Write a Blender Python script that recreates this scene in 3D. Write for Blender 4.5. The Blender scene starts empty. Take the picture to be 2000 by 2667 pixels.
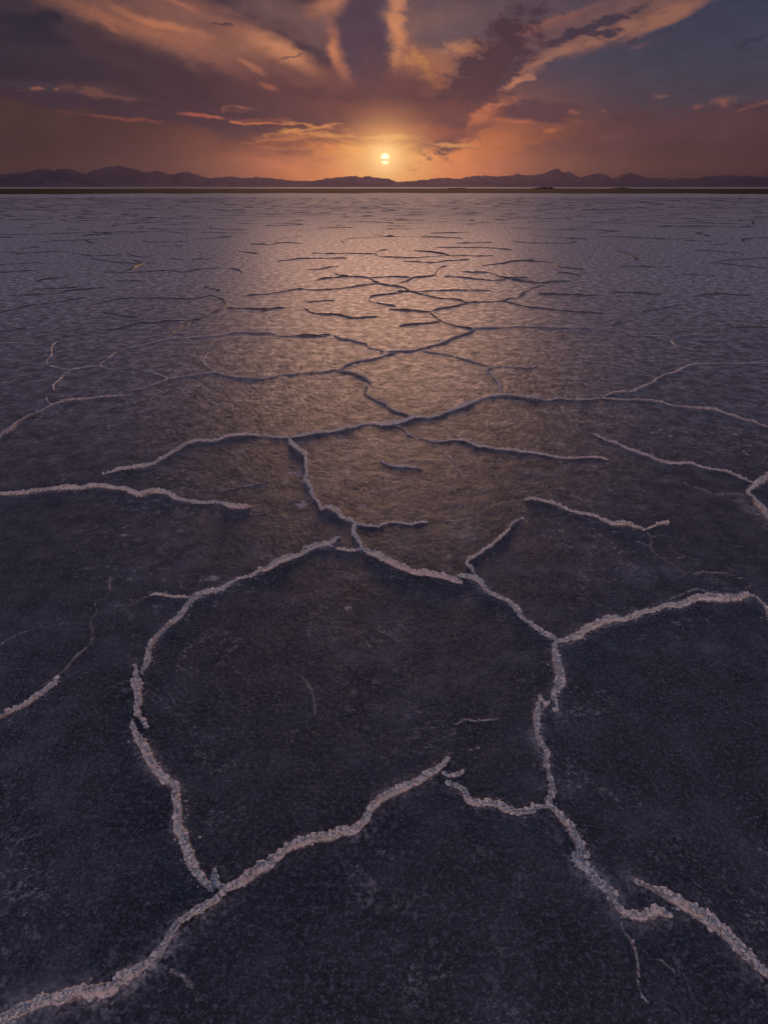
import bpy, math, random
import numpy as np
from mathutils import Vector
S = bpy.context.scene
COL = S.collection
rad = math.radians
random.seed(7)

NISHITA_K = .02; SUN_E = 1.75; HAZE = 4.0e-5; GLOW = 1.0; SKY_ONLY = False
# ------------------------------------------------------------------ camera
cam_d = bpy.data.cameras.new("camera"); cam = bpy.data.objects.new("camera", cam_d); COL.objects.link(cam)
CAM_H = 1.5
cam.location = (0, 0, CAM_H)
cam.rotation_euler = (math.pi / 2 - 0.519061, 0, 0)
cam_d.sensor_fit = 'VERTICAL'; cam_d.sensor_height = 36; cam_d.sensor_width = 27; cam_d.lens = 20
cam_d.clip_start = 0.05; cam_d.clip_end = 120000
S.camera = cam
S.view_settings.view_transform = 'Standard'; S.view_settings.look = 'None'
S.view_settings.exposure = 0.0; S.view_settings.gamma = 1.0
S.cycles.max_bounces = 6; S.cycles.volume_bounces = 0; S.cycles.diffuse_bounces = 2; S.cycles.glossy_bounces = 2
S.cycles.use_denoising = True
S.cycles.sample_clamp_indirect = 3.0

# ------------------------------------------------------------------ sky
SUN_AZ, SUN_EL = 0.0017, 0.0366          # radians; straight ahead, two degrees above the horizon

def lin(h):
    f = lambda c: c / 12.92 if c <= .04045 else ((c + .055) / 1.055) ** 2.4
    return tuple(f(c / 255) for c in h) + (1,)

class NT:
    """small helper round a node tree"""
    def __init__(s, tree): s.t = tree; s.n = tree.nodes; s.l = tree.links
    def put(s, sock, v):
        if isinstance(v, bpy.types.NodeSocket): s.l.new(v, sock)
        elif v is not None: sock.default_value = v
    def node(s, kind, **kw):
        n = s.n.new(kind)
        for k, v in kw.items(): setattr(n, k, v)
        return n
    def math(s, op, a, b=None, c=None, clamp=False):
        n = s.node('ShaderNodeMath', operation=op, use_clamp=clamp)
        s.put(n.inputs[0], a); s.put(n.inputs[1], b); s.put(n.inputs[2], c)
        return n.outputs[0]
    def vmath(s, op, a, b=None, scale=None):
        n = s.node('ShaderNodeVectorMath', operation=op)
        s.put(n.inputs[0], a); s.put(n.inputs[1], b)
        if scale is not None: s.put(n.inputs['Scale'], scale)
        return n.outputs['Value'] if op in ('LENGTH', 'DOT_PRODUCT', 'DISTANCE') else n.outputs[0]
    def comb(s, x, y, z=0.0):
        n = s.node('ShaderNodeCombineXYZ'); s.put(n.inputs[0], x); s.put(n.inputs[1], y); s.put(n.inputs[2], z); return n.outputs[0]
    def sep(s, v):
        n = s.node('ShaderNodeSeparateXYZ'); s.put(n.inputs[0], v); return n.outputs
    def noise(s, vec, scale, detail=4.0, rough=.55, col=False, dist=0.0):
        n = s.node('ShaderNodeTexNoise'); s.put(n.inputs['Vector'], vec)
        n.inputs['Scale'].default_value = scale; n.inputs['Detail'].default_value = detail
        n.inputs['Roughness'].default_value = rough; n.inputs['Distortion'].default_value = dist
        return n.outputs['Color' if col else 'Fac']
    def mix(s, f, a, b, mode='MIX'):
        n = s.node('ShaderNodeMix', data_type='RGBA', blend_type=mode)
        s.put(n.inputs[0], f); s.put(n.inputs[6], a); s.put(n.inputs[7], b); return n.outputs[2]
    def ramp(s, f, stops, interp='LINEAR'):
        n = s.node('ShaderNodeValToRGB'); e = n.color_ramp.elements; n.color_ramp.interpolation = interp
        while len(e) < len(stops): e.new(0.5)
        for i, (p, c) in enumerate(stops):
            e[i].position = p; e[i].color = c if not isinstance(c, (int, float)) else (c, c, c, 1)
        s.put(n.inputs[0], f); return n.outputs[0]
    def smooth(s, v, a, b, lo=0.0, hi=1.0):
        n = s.node('ShaderNodeMapRange', interpolation_type='SMOOTHSTEP')
        s.put(n.inputs[0], v)
        for i, q in enumerate((a, b, lo, hi)): s.put(n.inputs[1 + i], q)
        return n.outputs[0]

VAULT_A = [(0, lin((82, 58, 66))), (.1, lin((60, 56, 76))), (.3, lin((68, 74, 100))), (1, lin((104, 112, 146)))]
VAULT_B = [(0, lin((98, 66, 66))), (.1, lin((84, 70, 82))), (.3, lin((78, 80, 106))), (1, lin((106, 114, 148)))]
# clouds: (azimuth, tan elevation, half length, half width, tilt, colour, density, softness, crisp)
CLOUDS = [
(-0.3360,0.1825,0.2885,0.0772,14,(92,70,72),0.9,0.9,0),
(-0.4620,0.1802,0.1083,0.0440,10,(54,47,58),0.9,1,0),
(-0.2913,0.1715,0.1740,0.0318,15,(140,92,78),0.9,1,0),
(-0.1847,0.1535,0.1704,0.0459,24,(142,95,80),0.9,1,0),
(-0.2621,0.2021,0.1590,0.0231,10,(128,86,80),0.8,1,0),
(-0.1238,0.1997,0.1329,0.0238,22,(110,82,82),0.9,1,0),
(-0.3362,0.1817,0.1210,0.0100,9,(160,102,80),0.75,1,0),
(-0.1623,0.1706,0.1081,0.0164,20,(164,107,84),0.7,1,0),
(-0.1371,0.1639,0.0625,0.0141,24,(206,136,98),0.8,1,0),
(-0.2666,0.2037,0.0336,0.0046,14,(176,110,86),0.6,1,0),
(-0.3523,0.1746,0.0185,0.0047,20,(190,120,88),0.6,1,0),
(-0.2694,0.1586,0.0543,0.0163,60,(150,98,82),0.5,1,0),
(-0.2936,0.1850,0.0765,0.0055,12,(196,122,88),0.7,1,0),
(-0.2307,0.1520,0.0658,0.0166,20,(168,108,86),0.5,1,0),
(-0.0644,0.2080,0.0566,0.0158,-5,(178,116,90),0.85,1,0),
(-0.0463,0.2110,0.0257,0.0102,-10,(196,128,94),0.7,1,0),
(-0.1096,0.1841,0.0622,0.0162,10,(112,80,80),0.6,1,0),
(0.1248,0.1878,0.2160,0.0605,-6,(92,76,84),0.95,0.8,0),
(0.1941,0.2014,0.1642,0.0235,-12,(84,70,82),0.8,1,0),
(0.0623,0.1969,0.0880,0.0361,0,(118,88,86),0.85,1,0),
(0.0261,0.1892,0.0522,0.0243,80,(140,100,88),0.5,1,0),
(0.0156,0.1953,0.0677,0.0157,90,(214,140,98),0.702,0.92,1),
(0.0184,0.1790,0.0316,0.0107,60,(214,136,92),0.6,1,0),
(0.0992,0.1843,0.0882,0.0244,-20,(98,80,86),0.9,1,0),
(0.2271,0.1773,0.2589,0.0209,-15,(114,81,78),0.9,0.9,0),
(0.3209,0.1891,0.1541,0.0169,-16,(122,86,80),0.9,0.8,0),
(0.3050,0.1747,0.1239,0.0073,-17,(154,105,86),0.663,0.92,1),
(0.3666,0.1872,0.0632,0.0076,-17,(164,108,86),0.7,0.9,0),
(0.1874,0.1739,0.1016,0.0089,-14,(160,100,86),0.8,1,0),
(0.2301,0.1901,0.0838,0.0055,-16,(150,94,82),0.7,1,0),
(0.2063,0.1446,0.0976,0.0126,-30,(150,102,86),0.702,0.92,1),
(0.2489,0.1635,0.0795,0.0093,-22,(160,110,92),0.546,0.92,1),
(0.1725,0.1220,0.0475,0.0070,-42,(190,124,94),0.702,0.92,1),
(0.0646,0.1410,0.0697,0.0284,12,(178,112,78),0.9,0.9,0),
(0.1136,0.1643,0.0419,0.0124,-5,(206,136,94),0.702,0.92,1),
(0.0321,0.1497,0.0321,0.0127,15,(214,142,86),0.624,0.92,1),
(0.0592,0.1410,0.0429,0.0089,48,(228,154,86),0.624,0.92,1),
(0.0324,0.1390,0.0194,0.0095,30,(146,96,80),0.6,0.9,0),
(0.0704,0.1301,0.0324,0.0100,20,(206,136,82),0.546,0.92,1),
(0.0801,0.1515,0.0213,0.0127,30,(150,104,82),0.5,0.9,0),
(0.0000,0.1039,0.1984,0.0542,0,(102,64,66),0.95,0.8,0),
(-0.0988,0.1056,0.1854,0.0395,14,(88,58,63),0.95,0.8,0),
(-0.0273,0.1810,0.0368,0.0820,0,(72,58,75),0.98,0.55,0),
(-0.0500,0.1768,0.0263,0.0247,0,(76,62,78),0.8,0.8,0),
(-0.0217,0.1304,0.0325,0.0481,0,(92,64,72),0.8,0.9,0),
(0.1988,0.1634,0.1323,0.0189,-22,(98,74,80),0.85,0.9,0),
(0.1348,0.1284,0.1225,0.0434,-45,(66,49,62),0.98,0.6,1),
(0.1250,0.1039,0.0813,0.0358,-52,(74,52,62),0.97,0.6,1),
(0.0947,0.0807,0.0941,0.0347,-20,(86,57,63),0.92,0.8,0),
(0.0443,0.0947,0.1327,0.0383,10,(98,61,63),0.85,0.9,0),
(-0.0638,0.1601,0.0424,0.0126,62,(176,110,84),0.85,0.9,0),
(-0.0688,0.1663,0.0179,0.0067,62,(198,124,88),0.8,0.9,0),
(0.1280,0.1141,0.0215,0.0177,0,(70,54,66),0.6,1,0),
(0.1690,0.1307,0.0252,0.0060,-60,(74,56,68),0.8,0.6,1),
(0.0110,0.1075,0.1815,0.0360,0,(84,55,60),0.75,1,0),
(-0.0167,0.0879,0.1836,0.0258,0,(138,80,68),0.6,1,0),
(0.0000,0.0694,0.1294,0.0160,0,(196,112,74),0.6,1,0),
(-0.3433,0.1249,0.2886,0.0464,18,(60,47,59),0.97,0.75,0),
(-0.2370,0.1075,0.1974,0.0349,20,(64,48,58),0.95,0.8,0),
(-0.4671,0.1319,0.1115,0.0467,10,(52,44,56),0.95,0.8,0),
(-0.1322,0.0940,0.1417,0.0226,14,(82,56,62),0.8,0.9,0),
(-0.4381,0.1452,0.0962,0.0194,12,(58,50,62),0.7,1,0),
(-0.3576,0.1463,0.0938,0.0160,25,(74,58,64),0.5,1,0),
(-0.4495,0.1734,0.0403,0.0127,2,(44,42,56),0.95,0.55,1),
(-0.4243,0.1816,0.0173,0.0075,0,(44,42,56),0.9,0.55,1),
(-0.4446,0.1605,0.0344,0.0083,0,(46,43,56),0.85,0.55,1),
(-0.2132,0.1877,0.0200,0.0020,6,(82,60,68),0.9,0.55,1),
(-0.1246,0.1566,0.0158,0.0017,-12,(100,74,76),0.8,0.55,1),
(-0.1805,0.1444,0.0239,0.0055,22,(186,118,88),0.6,0.9,0),
(-0.1629,0.1231,0.0191,0.0035,12,(176,102,78),0.468,0.92,1),
(-0.4520,0.1087,0.1062,0.0081,5,(68,56,66),0.8,0.9,0),
(-0.3655,0.1095,0.0764,0.0084,8,(76,58,64),0.7,0.9,0),
(-0.4585,0.1087,0.0105,0.0028,-6,(164,106,82),0.702,0.92,1),
(-0.4786,0.1057,0.0345,0.0016,6,(116,78,72),0.6,0.8,1),
(-0.4341,0.1100,0.0054,0.0023,0,(160,104,80),0.702,0.92,1),
(-0.3967,0.1118,0.0232,0.0033,2,(140,90,74),0.468,0.92,1),
(-0.3576,0.1023,0.0869,0.0055,7,(120,78,70),0.7,0.7,1),
(-0.4016,0.0948,0.1405,0.0092,6,(62,48,60),0.97,0.55,1),
(-0.2856,0.0918,0.1124,0.0088,5,(66,49,60),0.97,0.55,1),
(-0.4145,0.0984,0.0277,0.0050,-2,(62,48,60),0.9,0.55,1),
(-0.3198,0.0965,0.0349,0.0039,3,(62,48,60),0.9,0.55,1),
(-0.2230,0.0956,0.0063,0.0041,0,(172,100,78),0.624,0.92,1),
(-0.2064,0.0941,0.0212,0.0045,0,(88,58,62),0.95,0.55,1),
(-0.2043,0.0977,0.0170,0.0020,4,(176,104,78),0.546,0.92,1),
(-0.2557,0.0860,0.0417,0.0026,4,(190,100,74),0.663,0.92,1),
(-0.3621,0.0810,0.0781,0.0026,3,(136,76,66),0.7,1,1),
(-0.1714,0.0817,0.0515,0.0041,-2,(112,66,62),0.95,0.55,1),
(-0.1663,0.0786,0.0490,0.0016,1,(222,126,80),0.624,0.92,1),
(-0.2134,0.0801,0.0075,0.0021,0,(214,120,78),0.624,0.92,1),
(-0.1115,0.0778,0.0443,0.0027,6,(232,150,84),0.624,0.92,1),
(-0.1174,0.0722,0.0721,0.0032,-8,(236,160,88),0.546,0.92,1),
(-0.1289,0.0665,0.0832,0.0027,-6,(190,116,76),0.468,0.92,1),
(-0.1460,0.0607,0.0886,0.0027,-5,(214,132,80),0.468,0.92,1),
(-0.0844,0.0659,0.0728,0.0043,4,(240,164,88),0.546,0.92,1),
(-0.1358,0.0499,0.0783,0.0033,0,(206,130,82),0.39,0.92,1),
(-0.2454,0.0489,0.0965,0.0075,0,(104,64,64),0.35,1,1),
(0.0000,0.0633,0.0621,0.0049,0,(255,196,110),0.546,1,1),
(0.0963,0.0535,0.0394,0.0033,3,(244,170,96),0.624,0.92,1),
(0.0566,0.0565,0.0283,0.0055,-10,(210,124,76),0.39,1,1),
(0.1632,0.0540,0.0607,0.0033,0,(190,112,74),0.468,0.92,1),
(0.1126,0.0610,0.0614,0.0049,4,(150,88,72),0.312,0.92,1),
(0.1439,0.0848,0.0382,0.0200,-30,(170,98,74),0.702,0.92,1),
(0.1408,0.0894,0.0218,0.0105,-30,(200,116,80),0.624,0.92,1),
(0.1640,0.1016,0.0295,0.0062,-14,(196,118,86),0.702,0.92,1),
(0.1475,0.0746,0.0219,0.0065,0,(120,72,68),0.8,0.8,1),
(0.2235,0.0920,0.0658,0.0161,2,(84,58,68),0.97,0.55,1),
(0.2171,0.1005,0.0315,0.0097,0,(84,60,70),0.95,0.55,1),
(0.2762,0.0868,0.0205,0.0035,8,(96,66,70),0.9,0.55,1),
(0.1876,0.0814,0.0431,0.0042,4,(196,110,76),0.663,0.92,1),
(0.2706,0.0900,0.0082,0.0036,20,(168,100,78),0.624,0.92,1),
(0.2179,0.0746,0.0907,0.0073,0,(146,86,70),0.6,1,0),
(0.2398,0.0697,0.0148,0.0037,0,(192,108,74),0.663,0.92,1),
(0.1852,0.1261,0.0241,0.0055,-22,(196,130,100),0.702,0.92,1),
(0.2004,0.1295,0.0156,0.0030,-6,(184,124,100),0.702,0.92,1),
(0.4032,0.0681,0.1990,0.0173,-8,(88,61,68),0.85,0.8,0),
(0.2763,0.0545,0.1048,0.0065,-8,(108,68,66),0.7,0.9,0),
(0.3516,0.0847,0.0416,0.0052,-5,(80,59,68),0.95,0.55,1),
(0.3985,0.0882,0.0282,0.0030,-6,(82,60,70),0.9,0.55,1),
(0.4508,0.0967,0.0205,0.0066,-4,(140,90,80),0.468,0.92,1),
(0.4563,0.0924,0.0080,0.0066,0,(164,100,80),0.546,0.92,1),
(0.4873,0.0898,0.0387,0.0061,-3,(76,57,68),0.97,0.55,1),
(0.4972,0.0921,0.0255,0.0023,-4,(140,90,80),0.546,0.92,1),
(0.4795,0.0869,0.0261,0.0020,-12,(120,78,74),0.7,0.7,1),
(0.3769,0.1049,0.0085,0.0034,5,(140,94,84),0.546,0.92,1),
(0.4231,0.0914,0.0055,0.0038,0,(140,90,80),0.624,0.92,1),
(0.3069,0.0908,0.0045,0.0020,0,(160,98,84),0.546,0.92,1),
(0.4259,0.0516,0.0657,0.0022,0,(80,56,64),0.7,0.8,1),
(0.2752,0.1813,0.0629,0.0075,-15,(60,52,68),0.97,0.55,1),
(0.2569,0.1752,0.0442,0.0048,-12,(64,54,70),0.9,0.55,1),
(0.2884,0.1744,0.0251,0.0048,-4,(60,52,68),0.95,0.55,1),
(0.3285,0.1629,0.0142,0.0032,-25,(68,60,76),0.95,0.55,1),
(0.3386,0.1592,0.0188,0.0032,-25,(96,74,82),0.7,0.8,1),
(0.4685,0.1568,0.0184,0.0034,-22,(58,56,74),0.95,0.55,1),
(0.3625,0.1655,0.0184,0.0031,-20,(80,68,82),0.5,0.9,1),
]

world = bpy.data.worlds.new("World"); S.world = world; world.use_nodes = True
W = NT(world.node_tree); W.n.clear()
tc = W.node('ShaderNodeTexCoord').outputs['Generated']
dx, dy, dz = W.sep(tc)
az = W.math('ARCTAN2', dx, dy)
hyp = W.math('SQRT', W.math('ADD', W.math('MULTIPLY', dx, dx), W.math('ADD', W.math('MULTIPLY', dy, dy), 1e-6)))
el = W.math('DIVIDE', dz, hyp)
el = W.math('MINIMUM', el, 4.0)
sky = W.node('ShaderNodeTexSky', sky_type='NISHITA', sun_disc=False)
sky.sun_elevation = SUN_EL; sky.sun_rotation = SUN_AZ; sky.air_density = 1.0; sky.dust_density = 1.5; sky.ozone_density = 2.0
nish = W.vmath('SCALE', sky.outputs[0], scale=W.smooth(el, .10, .5, 0.0, NISHITA_K))
# distance from the sun, wider than high
ax = W.math('SUBTRACT', az, SUN_AZ); ey = W.math('SUBTRACT', el, SUN_EL)
rs = W.vmath('LENGTH', W.comb(ax, W.math('MULTIPLY', ey, 1.5)))
# clear sky: dusk blue above, brown haze at the horizon
clear = W.ramp(W.math('MULTIPLY', el, 2.0, clamp=True), [(0, lin((62, 44, 54))), (.05, lin((72, 50, 53))), (.14, lin((86, 61, 66))), (.2, lin((72, 66, 80))), (.3, lin((64, 66, 84))), (.42, lin((56, 60, 82))), (1, lin((50, 54, 80)))])
left = W.smooth(az, .1, -.1)
warmleft = W.ramp(W.math('MULTIPLY', el, 2.0, clamp=True), [(0, lin((60, 44, 52))), (.06, lin((68, 49, 51))), (.18, lin((77, 55, 55))), (.26, lin((64, 52, 62))), (1, lin((50, 52, 74)))])
base = W.mix(left, clear, warmleft)
glow = W.ramp(W.math('MULTIPLY', rs, 2.5, clamp=True), [(0, lin((255, 214, 130))), (.03, lin((255, 200, 112))), (.09, lin((255, 178, 90))), (.21, lin((236, 144, 76))), (.37, lin((206, 118, 68))), (.56, lin((152, 90, 64))), (.80, lin((100, 62, 56))), (1, lin((78, 52, 54)))])
gf = W.math('MULTIPLY', W.smooth(rs, .48, .10), W.smooth(el, .17, .05))
base = W.mix(gf, base, glow)
# turbulence that bends the clouds
strv = W.comb(W.math('MULTIPLY', az, 9.0), W.math('MULTIPLY', el, 24.0), 0.3)
w1 = W.vmath('SUBTRACT', W.noise(strv, 1.0, 4, .55, True), (.5, .5, .5))
w2 = W.vmath('SUBTRACT', W.noise(strv, 4.5, 6, .62, True), (.5, .5, .5))
P0 = W.comb(az, el)
soft = W.vmath('ADD', P0, W.vmath('MULTIPLY', w1, (.040, .030, 0)))
soft = W.vmath('ADD', soft, W.vmath('MULTIPLY', w2, (.009, .005, 0)))
crisp = W.vmath('ADD', P0, W.vmath('MULTIPLY', w2, (.030, .011, 0)))
# fine mottling in the cloud deck, radiating from the sun
fan = W.comb(W.math('MULTIPLY', W.math('ARCTAN2', ey, ax), 5.0), W.math('MULTIPLY', rs, 14.0), 1.0)
mott = W.math('ADD', W.math('MULTIPLY', W.noise(fan, 1.0, 5, .6), .34), W.math('MULTIPLY', W.noise(strv, 2.2, 6, .6), .40))
fine = W.noise(W.comb(W.math('ADD', W.math('MULTIPLY', az, 46.0), W.math('MULTIPLY', el, 30.0)), W.math('MULTIPLY', el, 120.0), 5.0), 1.0, 6, .68, False, .5)
mott = W.math('ADD', W.math('ADD', mott, .41), W.math('MULTIPLY', fine, .34))
mottf = W.smooth(rs, .03, .12)
# glare close to the sun and the two-part disc crossed by a thin cloud bar
rr = W.vmath('LENGTH', W.comb(ax, W.math('MULTIPLY', ey, 1.15)))
g1 = W.math('MULTIPLY', W.math('POWER', W.smooth(rr, .115, .004), 2.2), .80)
g2 = W.math('MULTIPLY', W.math('POWER', W.smooth(rr, .050, .002), 2.2), .80)
dw = W.math('ADD', el, W.math('MULTIPLY', W.math('SUBTRACT', W.noise(W.comb(W.math('MULTIPLY', az, 60.0), 0.0), 1.0, 2), .5), .002))
disc = W.smooth(W.vmath('LENGTH', W.comb(W.math('MULTIPLY', ax, .92), W.math('MULTIPLY', W.math('SUBTRACT', el, .0366), .84))), .0078, .0020)
bar = W.math('MULTIPLY', W.smooth(dw, .0326, .0340), W.smooth(dw, .0378, .0362))
disc = W.math('MULTIPLY', disc, W.math('SUBTRACT', 1.0, W.math('MULTIPLY', bar, .97)))
wisp = W.comb(W.math('ADD', W.math('MULTIPLY', az, 17.0), W.math('MULTIPLY', el, 8.0)), W.math('MULTIPLY', el, 36.0), 2.0)
rag_c = W.math('MULTIPLY', W.math('SUBTRACT', W.noise(wisp, 2.0, 6, .66, False, .4), .5), 2.1)
rag_s = W.math('MULTIPLY', W.math('SUBTRACT', W.math('ADD', W.math('MULTIPLY', W.noise(wisp, .8, 7, .64, False, .3), .6), W.math('MULTIPLY', W.noise(fan, .9, 6, .62), .4)), .5), 1.2)
def sector(a0, a1):
    """the clouds that can reach the slice of sky between two azimuths"""
    col = base
    for (cx, cy, rx, ry, ang, rgb, op, sf, kind) in CLOUDS:
        ext = 1.12 * math.hypot(rx * math.cos(rad(ang)), ry * math.sin(rad(ang))) + .06
        if cx + ext < a0 or cx - ext > a1: continue
        m = W.node('ShaderNodeMapping', vector_type='TEXTURE')
        q = W.node('ShaderNodeVectorMath', operation='MULTIPLY_ADD')   # keeps the clouds in painting order for the compiler
        W.put(q.inputs[0], col); q.inputs[1].default_value = (1e-7, 1e-7, 1e-7); W.put(q.inputs[2], crisp if kind else soft)
        W.l.new(q.outputs[0], m.inputs[0])
        m.inputs[1].default_value = (cx, cy, 0); m.inputs[2].default_value = (0, 0, -rad(ang)); m.inputs[3].default_value = (rx * 1.12, ry * 1.12, 1)
        f = W.smooth(W.math('ADD', W.vmath('LENGTH', m.outputs[0]), rag_c if kind else rag_s), 1.0, 1.0 - .96 * sf, 0.0, op)
        col = W.mix(f, col, lin(rgb))
    col = W.mix(mottf, col, W.vmath('SCALE', col, scale=mott))
    if a0 < .1 and a1 > -.1:
        col = W.mix(g1, col, (1.0, .50, .16, 1))
        col = W.mix(g2, col, (1.5, .95, .36, 1))
        col = W.mix(disc, col, (2.6, 2.2, 1.4, 1))
    return col
def emit(c):
    n = W.node('ShaderNodeBackground'); W.put(n.inputs[0], c); n.inputs[1].default_value = 1.0; return n.outputs[0]
def choose(f, a, b):
    n = W.node('ShaderNodeMixShader'); W.put(n.inputs[0], f); W.l.new(a, n.inputs[1]); W.l.new(b, n.inputs[2]); return n.outputs[0]
cuts = [-.75, -.28, -.09, .06, .20, .75]
slices = [emit(sector(cuts[i], cuts[i + 1])) for i in range(5)]
gt = lambda v, x: W.math('GREATER_THAN', v, x)
front = choose(gt(az, cuts[2]), choose(gt(az, cuts[1]), slices[0], slices[1]), choose(gt(az, cuts[4]), choose(gt(az, cuts[3]), slices[2], slices[3]), slices[4]))
# the rest of the vault: dull mauve deck with breaks, blue dusk overhead and behind
vault = W.mix(W.smooth(W.noise(tc, 2.6, 5, .6), .42, .62), W.ramp(W.math('MULTIPLY', el, .5, clamp=True), VAULT_A), W.ramp(W.math('MULTIPLY', el, .5, clamp=True), VAULT_B))
# pink twilight band behind the camera, added overbright as fill for the ridge fronts
fill_belt = W.math('MULTIPLY', W.smooth(dy, .15, -.6), W.math('MULTIPLY', W.smooth(el, -.01, .08), W.smooth(el, .55, .12)))
vault = W.mix(fill_belt, vault, (1.85, 1.12, .98, 1))
vault = W.vmath('ADD', vault, nish)
vault = W.mix(W.smooth(el, -.002, -.03), vault, (.03, .024, .028, 1))
inside = W.math('MULTIPLY', W.math('LESS_THAN', W.math('ABSOLUTE', az), .74), W.math('MULTIPLY', gt(el, -.001), W.math('LESS_THAN', el, .30)))
out = W.node('ShaderNodeOutputWorld'); W.l.new(choose(inside, emit(vault), front), out.inputs[0])
world.cycles.sampling_method = 'MANUAL'; world.cycles.sample_map_resolution = 1024

# ------------------------------------------------------------------ sun
sd = bpy.data.lights.new("sun", 'SUN'); sun = bpy.data.objects.new("sun", sd); COL.objects.link(sun)
sd.energy = SUN_E; sd.angle = rad(25.0); sd.color = (1.0, .53, .30)
dirv = Vector((math.sin(SUN_AZ) * math.cos(SUN_EL), math.cos(SUN_AZ) * math.cos(SUN_EL), math.sin(SUN_EL)))
sun.rotation_euler = dirv.to_track_quat('Z', 'Y').to_euler()
if SKY_ONLY: raise SystemExit(0)

# ------------------------------------------------------------------ helpers
rng = np.random.default_rng(11)
def vnoise(x, y, seed=0):
    r = np.random.default_rng(seed).random((256, 256)).astype(np.float32)
    xi = np.floor(x).astype(np.int64); yi = np.floor(y).astype(np.int64)
    fx = x - xi; fy = y - yi; fx = fx * fx * (3 - 2 * fx); fy = fy * fy * (3 - 2 * fy)
    a = r[yi & 255, xi & 255]; b = r[yi & 255, (xi + 1) & 255]; c = r[(yi + 1) & 255, xi & 255]; d = r[(yi + 1) & 255, (xi + 1) & 255]
    return (a * (1 - fx) + b * fx) * (1 - fy) + (c * (1 - fx) + d * fx) * fy - .5
def fbm(x, y, seed=0, o=4, g=.5):
    t = 0; a = 1.0
    for i in range(o):
        t = t + a * vnoise(x * 2 ** i + 13.7 * i, y * 2 ** i + 7.1 * i, seed + i); a *= g
    return t
def mesh_obj(name, V, Q=None, T=None, mat=None, smooth=True, attrs=None):
    me = bpy.data.meshes.new(name)
    Q = np.zeros((0, 4), np.int32) if Q is None else Q; T = np.zeros((0, 3), np.int32) if T is None else T
    nl = Q.size + T.size; nf = len(Q) + len(T)
    me.vertices.add(len(V)); me.loops.add(nl); me.polygons.add(nf)
    me.vertices.foreach_set('co', np.ascontiguousarray(V, np.float32).ravel())
    me.loops.foreach_set('vertex_index', np.concatenate([Q.ravel(), T.ravel()]).astype(np.int32))
    st = np.concatenate([np.arange(len(Q)) * 4, Q.size + np.arange(len(T)) * 3]).astype(np.int32)
    me.polygons.foreach_set('loop_start', st)
    me.update(calc_edges=True)
    if smooth: me.polygons.foreach_set('use_smooth', np.ones(nf, bool))
    for k, v in (attrs or {}).items():
        a = me.attributes.new(k, 'FLOAT', 'POINT'); a.data.foreach_set('value', np.ascontiguousarray(v, np.float32))
    me.validate()
    o = bpy.data.objects.new(name, me); COL.objects.link(o)
    if mat: me.materials.append(mat)
    return o
def grid_quads(nr, nc, wrap=False):
    i = np.arange(nr - 1)[:, None]; j = np.arange(nc if wrap else nc - 1)[None, :]; j2 = (j + 1) % nc
    return np.stack([i * nc + j, i * nc + j2, (i + 1) * nc + j2, (i + 1) * nc + j], -1).reshape(-1, 4)
def tag(o, label=None, cat=None, group=None, kind=None):
    for k, v in (('label', label), ('category', cat), ('group', group), ('kind', kind)):
        if v: o[k] = v
    return o

# ------------------------------------------------------------------ materials
def mat_new(name):
    m = bpy.data.materials.new(name); m.use_nodes = True; t = NT(m.node_tree); t.n.clear()
    o = t.node('ShaderNodeOutputMaterial'); return m, t, o
def bsdf(t, base, rough, spec=.5, normal=None, **kw):
    b = t.node('ShaderNodeBsdfPrincipled'); t.put(b.inputs['Base Color'], base); t.put(b.inputs['Roughness'], rough)
    t.put(b.inputs['Specular IOR Level'], spec)
    if normal: t.put(b.inputs['Normal'], normal)
    return b

# damp grey brown salt crust
m_ground, t, o = mat_new('salt_crust')
pos = t.node('ShaderNodeNewGeometry').outputs['Position']
salt = t.node('ShaderNodeAttribute', attribute_name='salt').outputs['Fac']
n_big = t.noise(pos, .55, 4, .6)
n_mid = t.noise(pos, 6.0, 6, .65)
n_fine = t.noise(pos, 75.0, 5, .7)
n_grain = t.noise(pos, 180.0, 4, .72)
base = t.ramp(n_mid, [(.32, (.029, .036, .050, 1)), (.5, (.060, .070, .090, 1)), (.66, (.122, .138, .172, 1))])
base = t.mix(t.math('MULTIPLY', t.smooth(n_big, .60, .40), .6), base, (.048, .048, .055, 1))
n_peb = t.noise(pos, 34.0, 4, .7)
base = t.mix(t.math('MULTIPLY', t.smooth(n_fine, .50, .64), .72), base, (.17, .18, .22, 1))
base = t.mix(t.math('MULTIPLY', t.smooth(n_grain, .47, .36), .8), base, (.020, .022, .029, 1))
base = t.mix(t.math('MULTIPLY', t.smooth(n_grain, .56, .68), .8), base, (.30, .31, .36, 1))
base = t.mix(t.math('MULTIPLY', t.smooth(n_peb, .44, .32), .55), base, (.036, .036, .042, 1))
# paler with distance: grazing sky reflection painted into the crust colour
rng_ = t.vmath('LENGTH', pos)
far_sheen = t.smooth(t.math('ADD', rng_, t.math('MULTIPLY', t.math('SUBTRACT', n_big, .5), 3.0)), 1.2, 13.0)
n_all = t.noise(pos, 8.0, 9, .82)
base = t.mix(t.math('MULTIPLY', far_sheen, .85), base, t.ramp(n_all, [(.40, (.11, .106, .116, 1)), (.51, (.30, .29, .312, 1)), (.58, (.80, .78, .79, 1))]))  # pale flecks of this ramp stand in for glints on the crust
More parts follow.
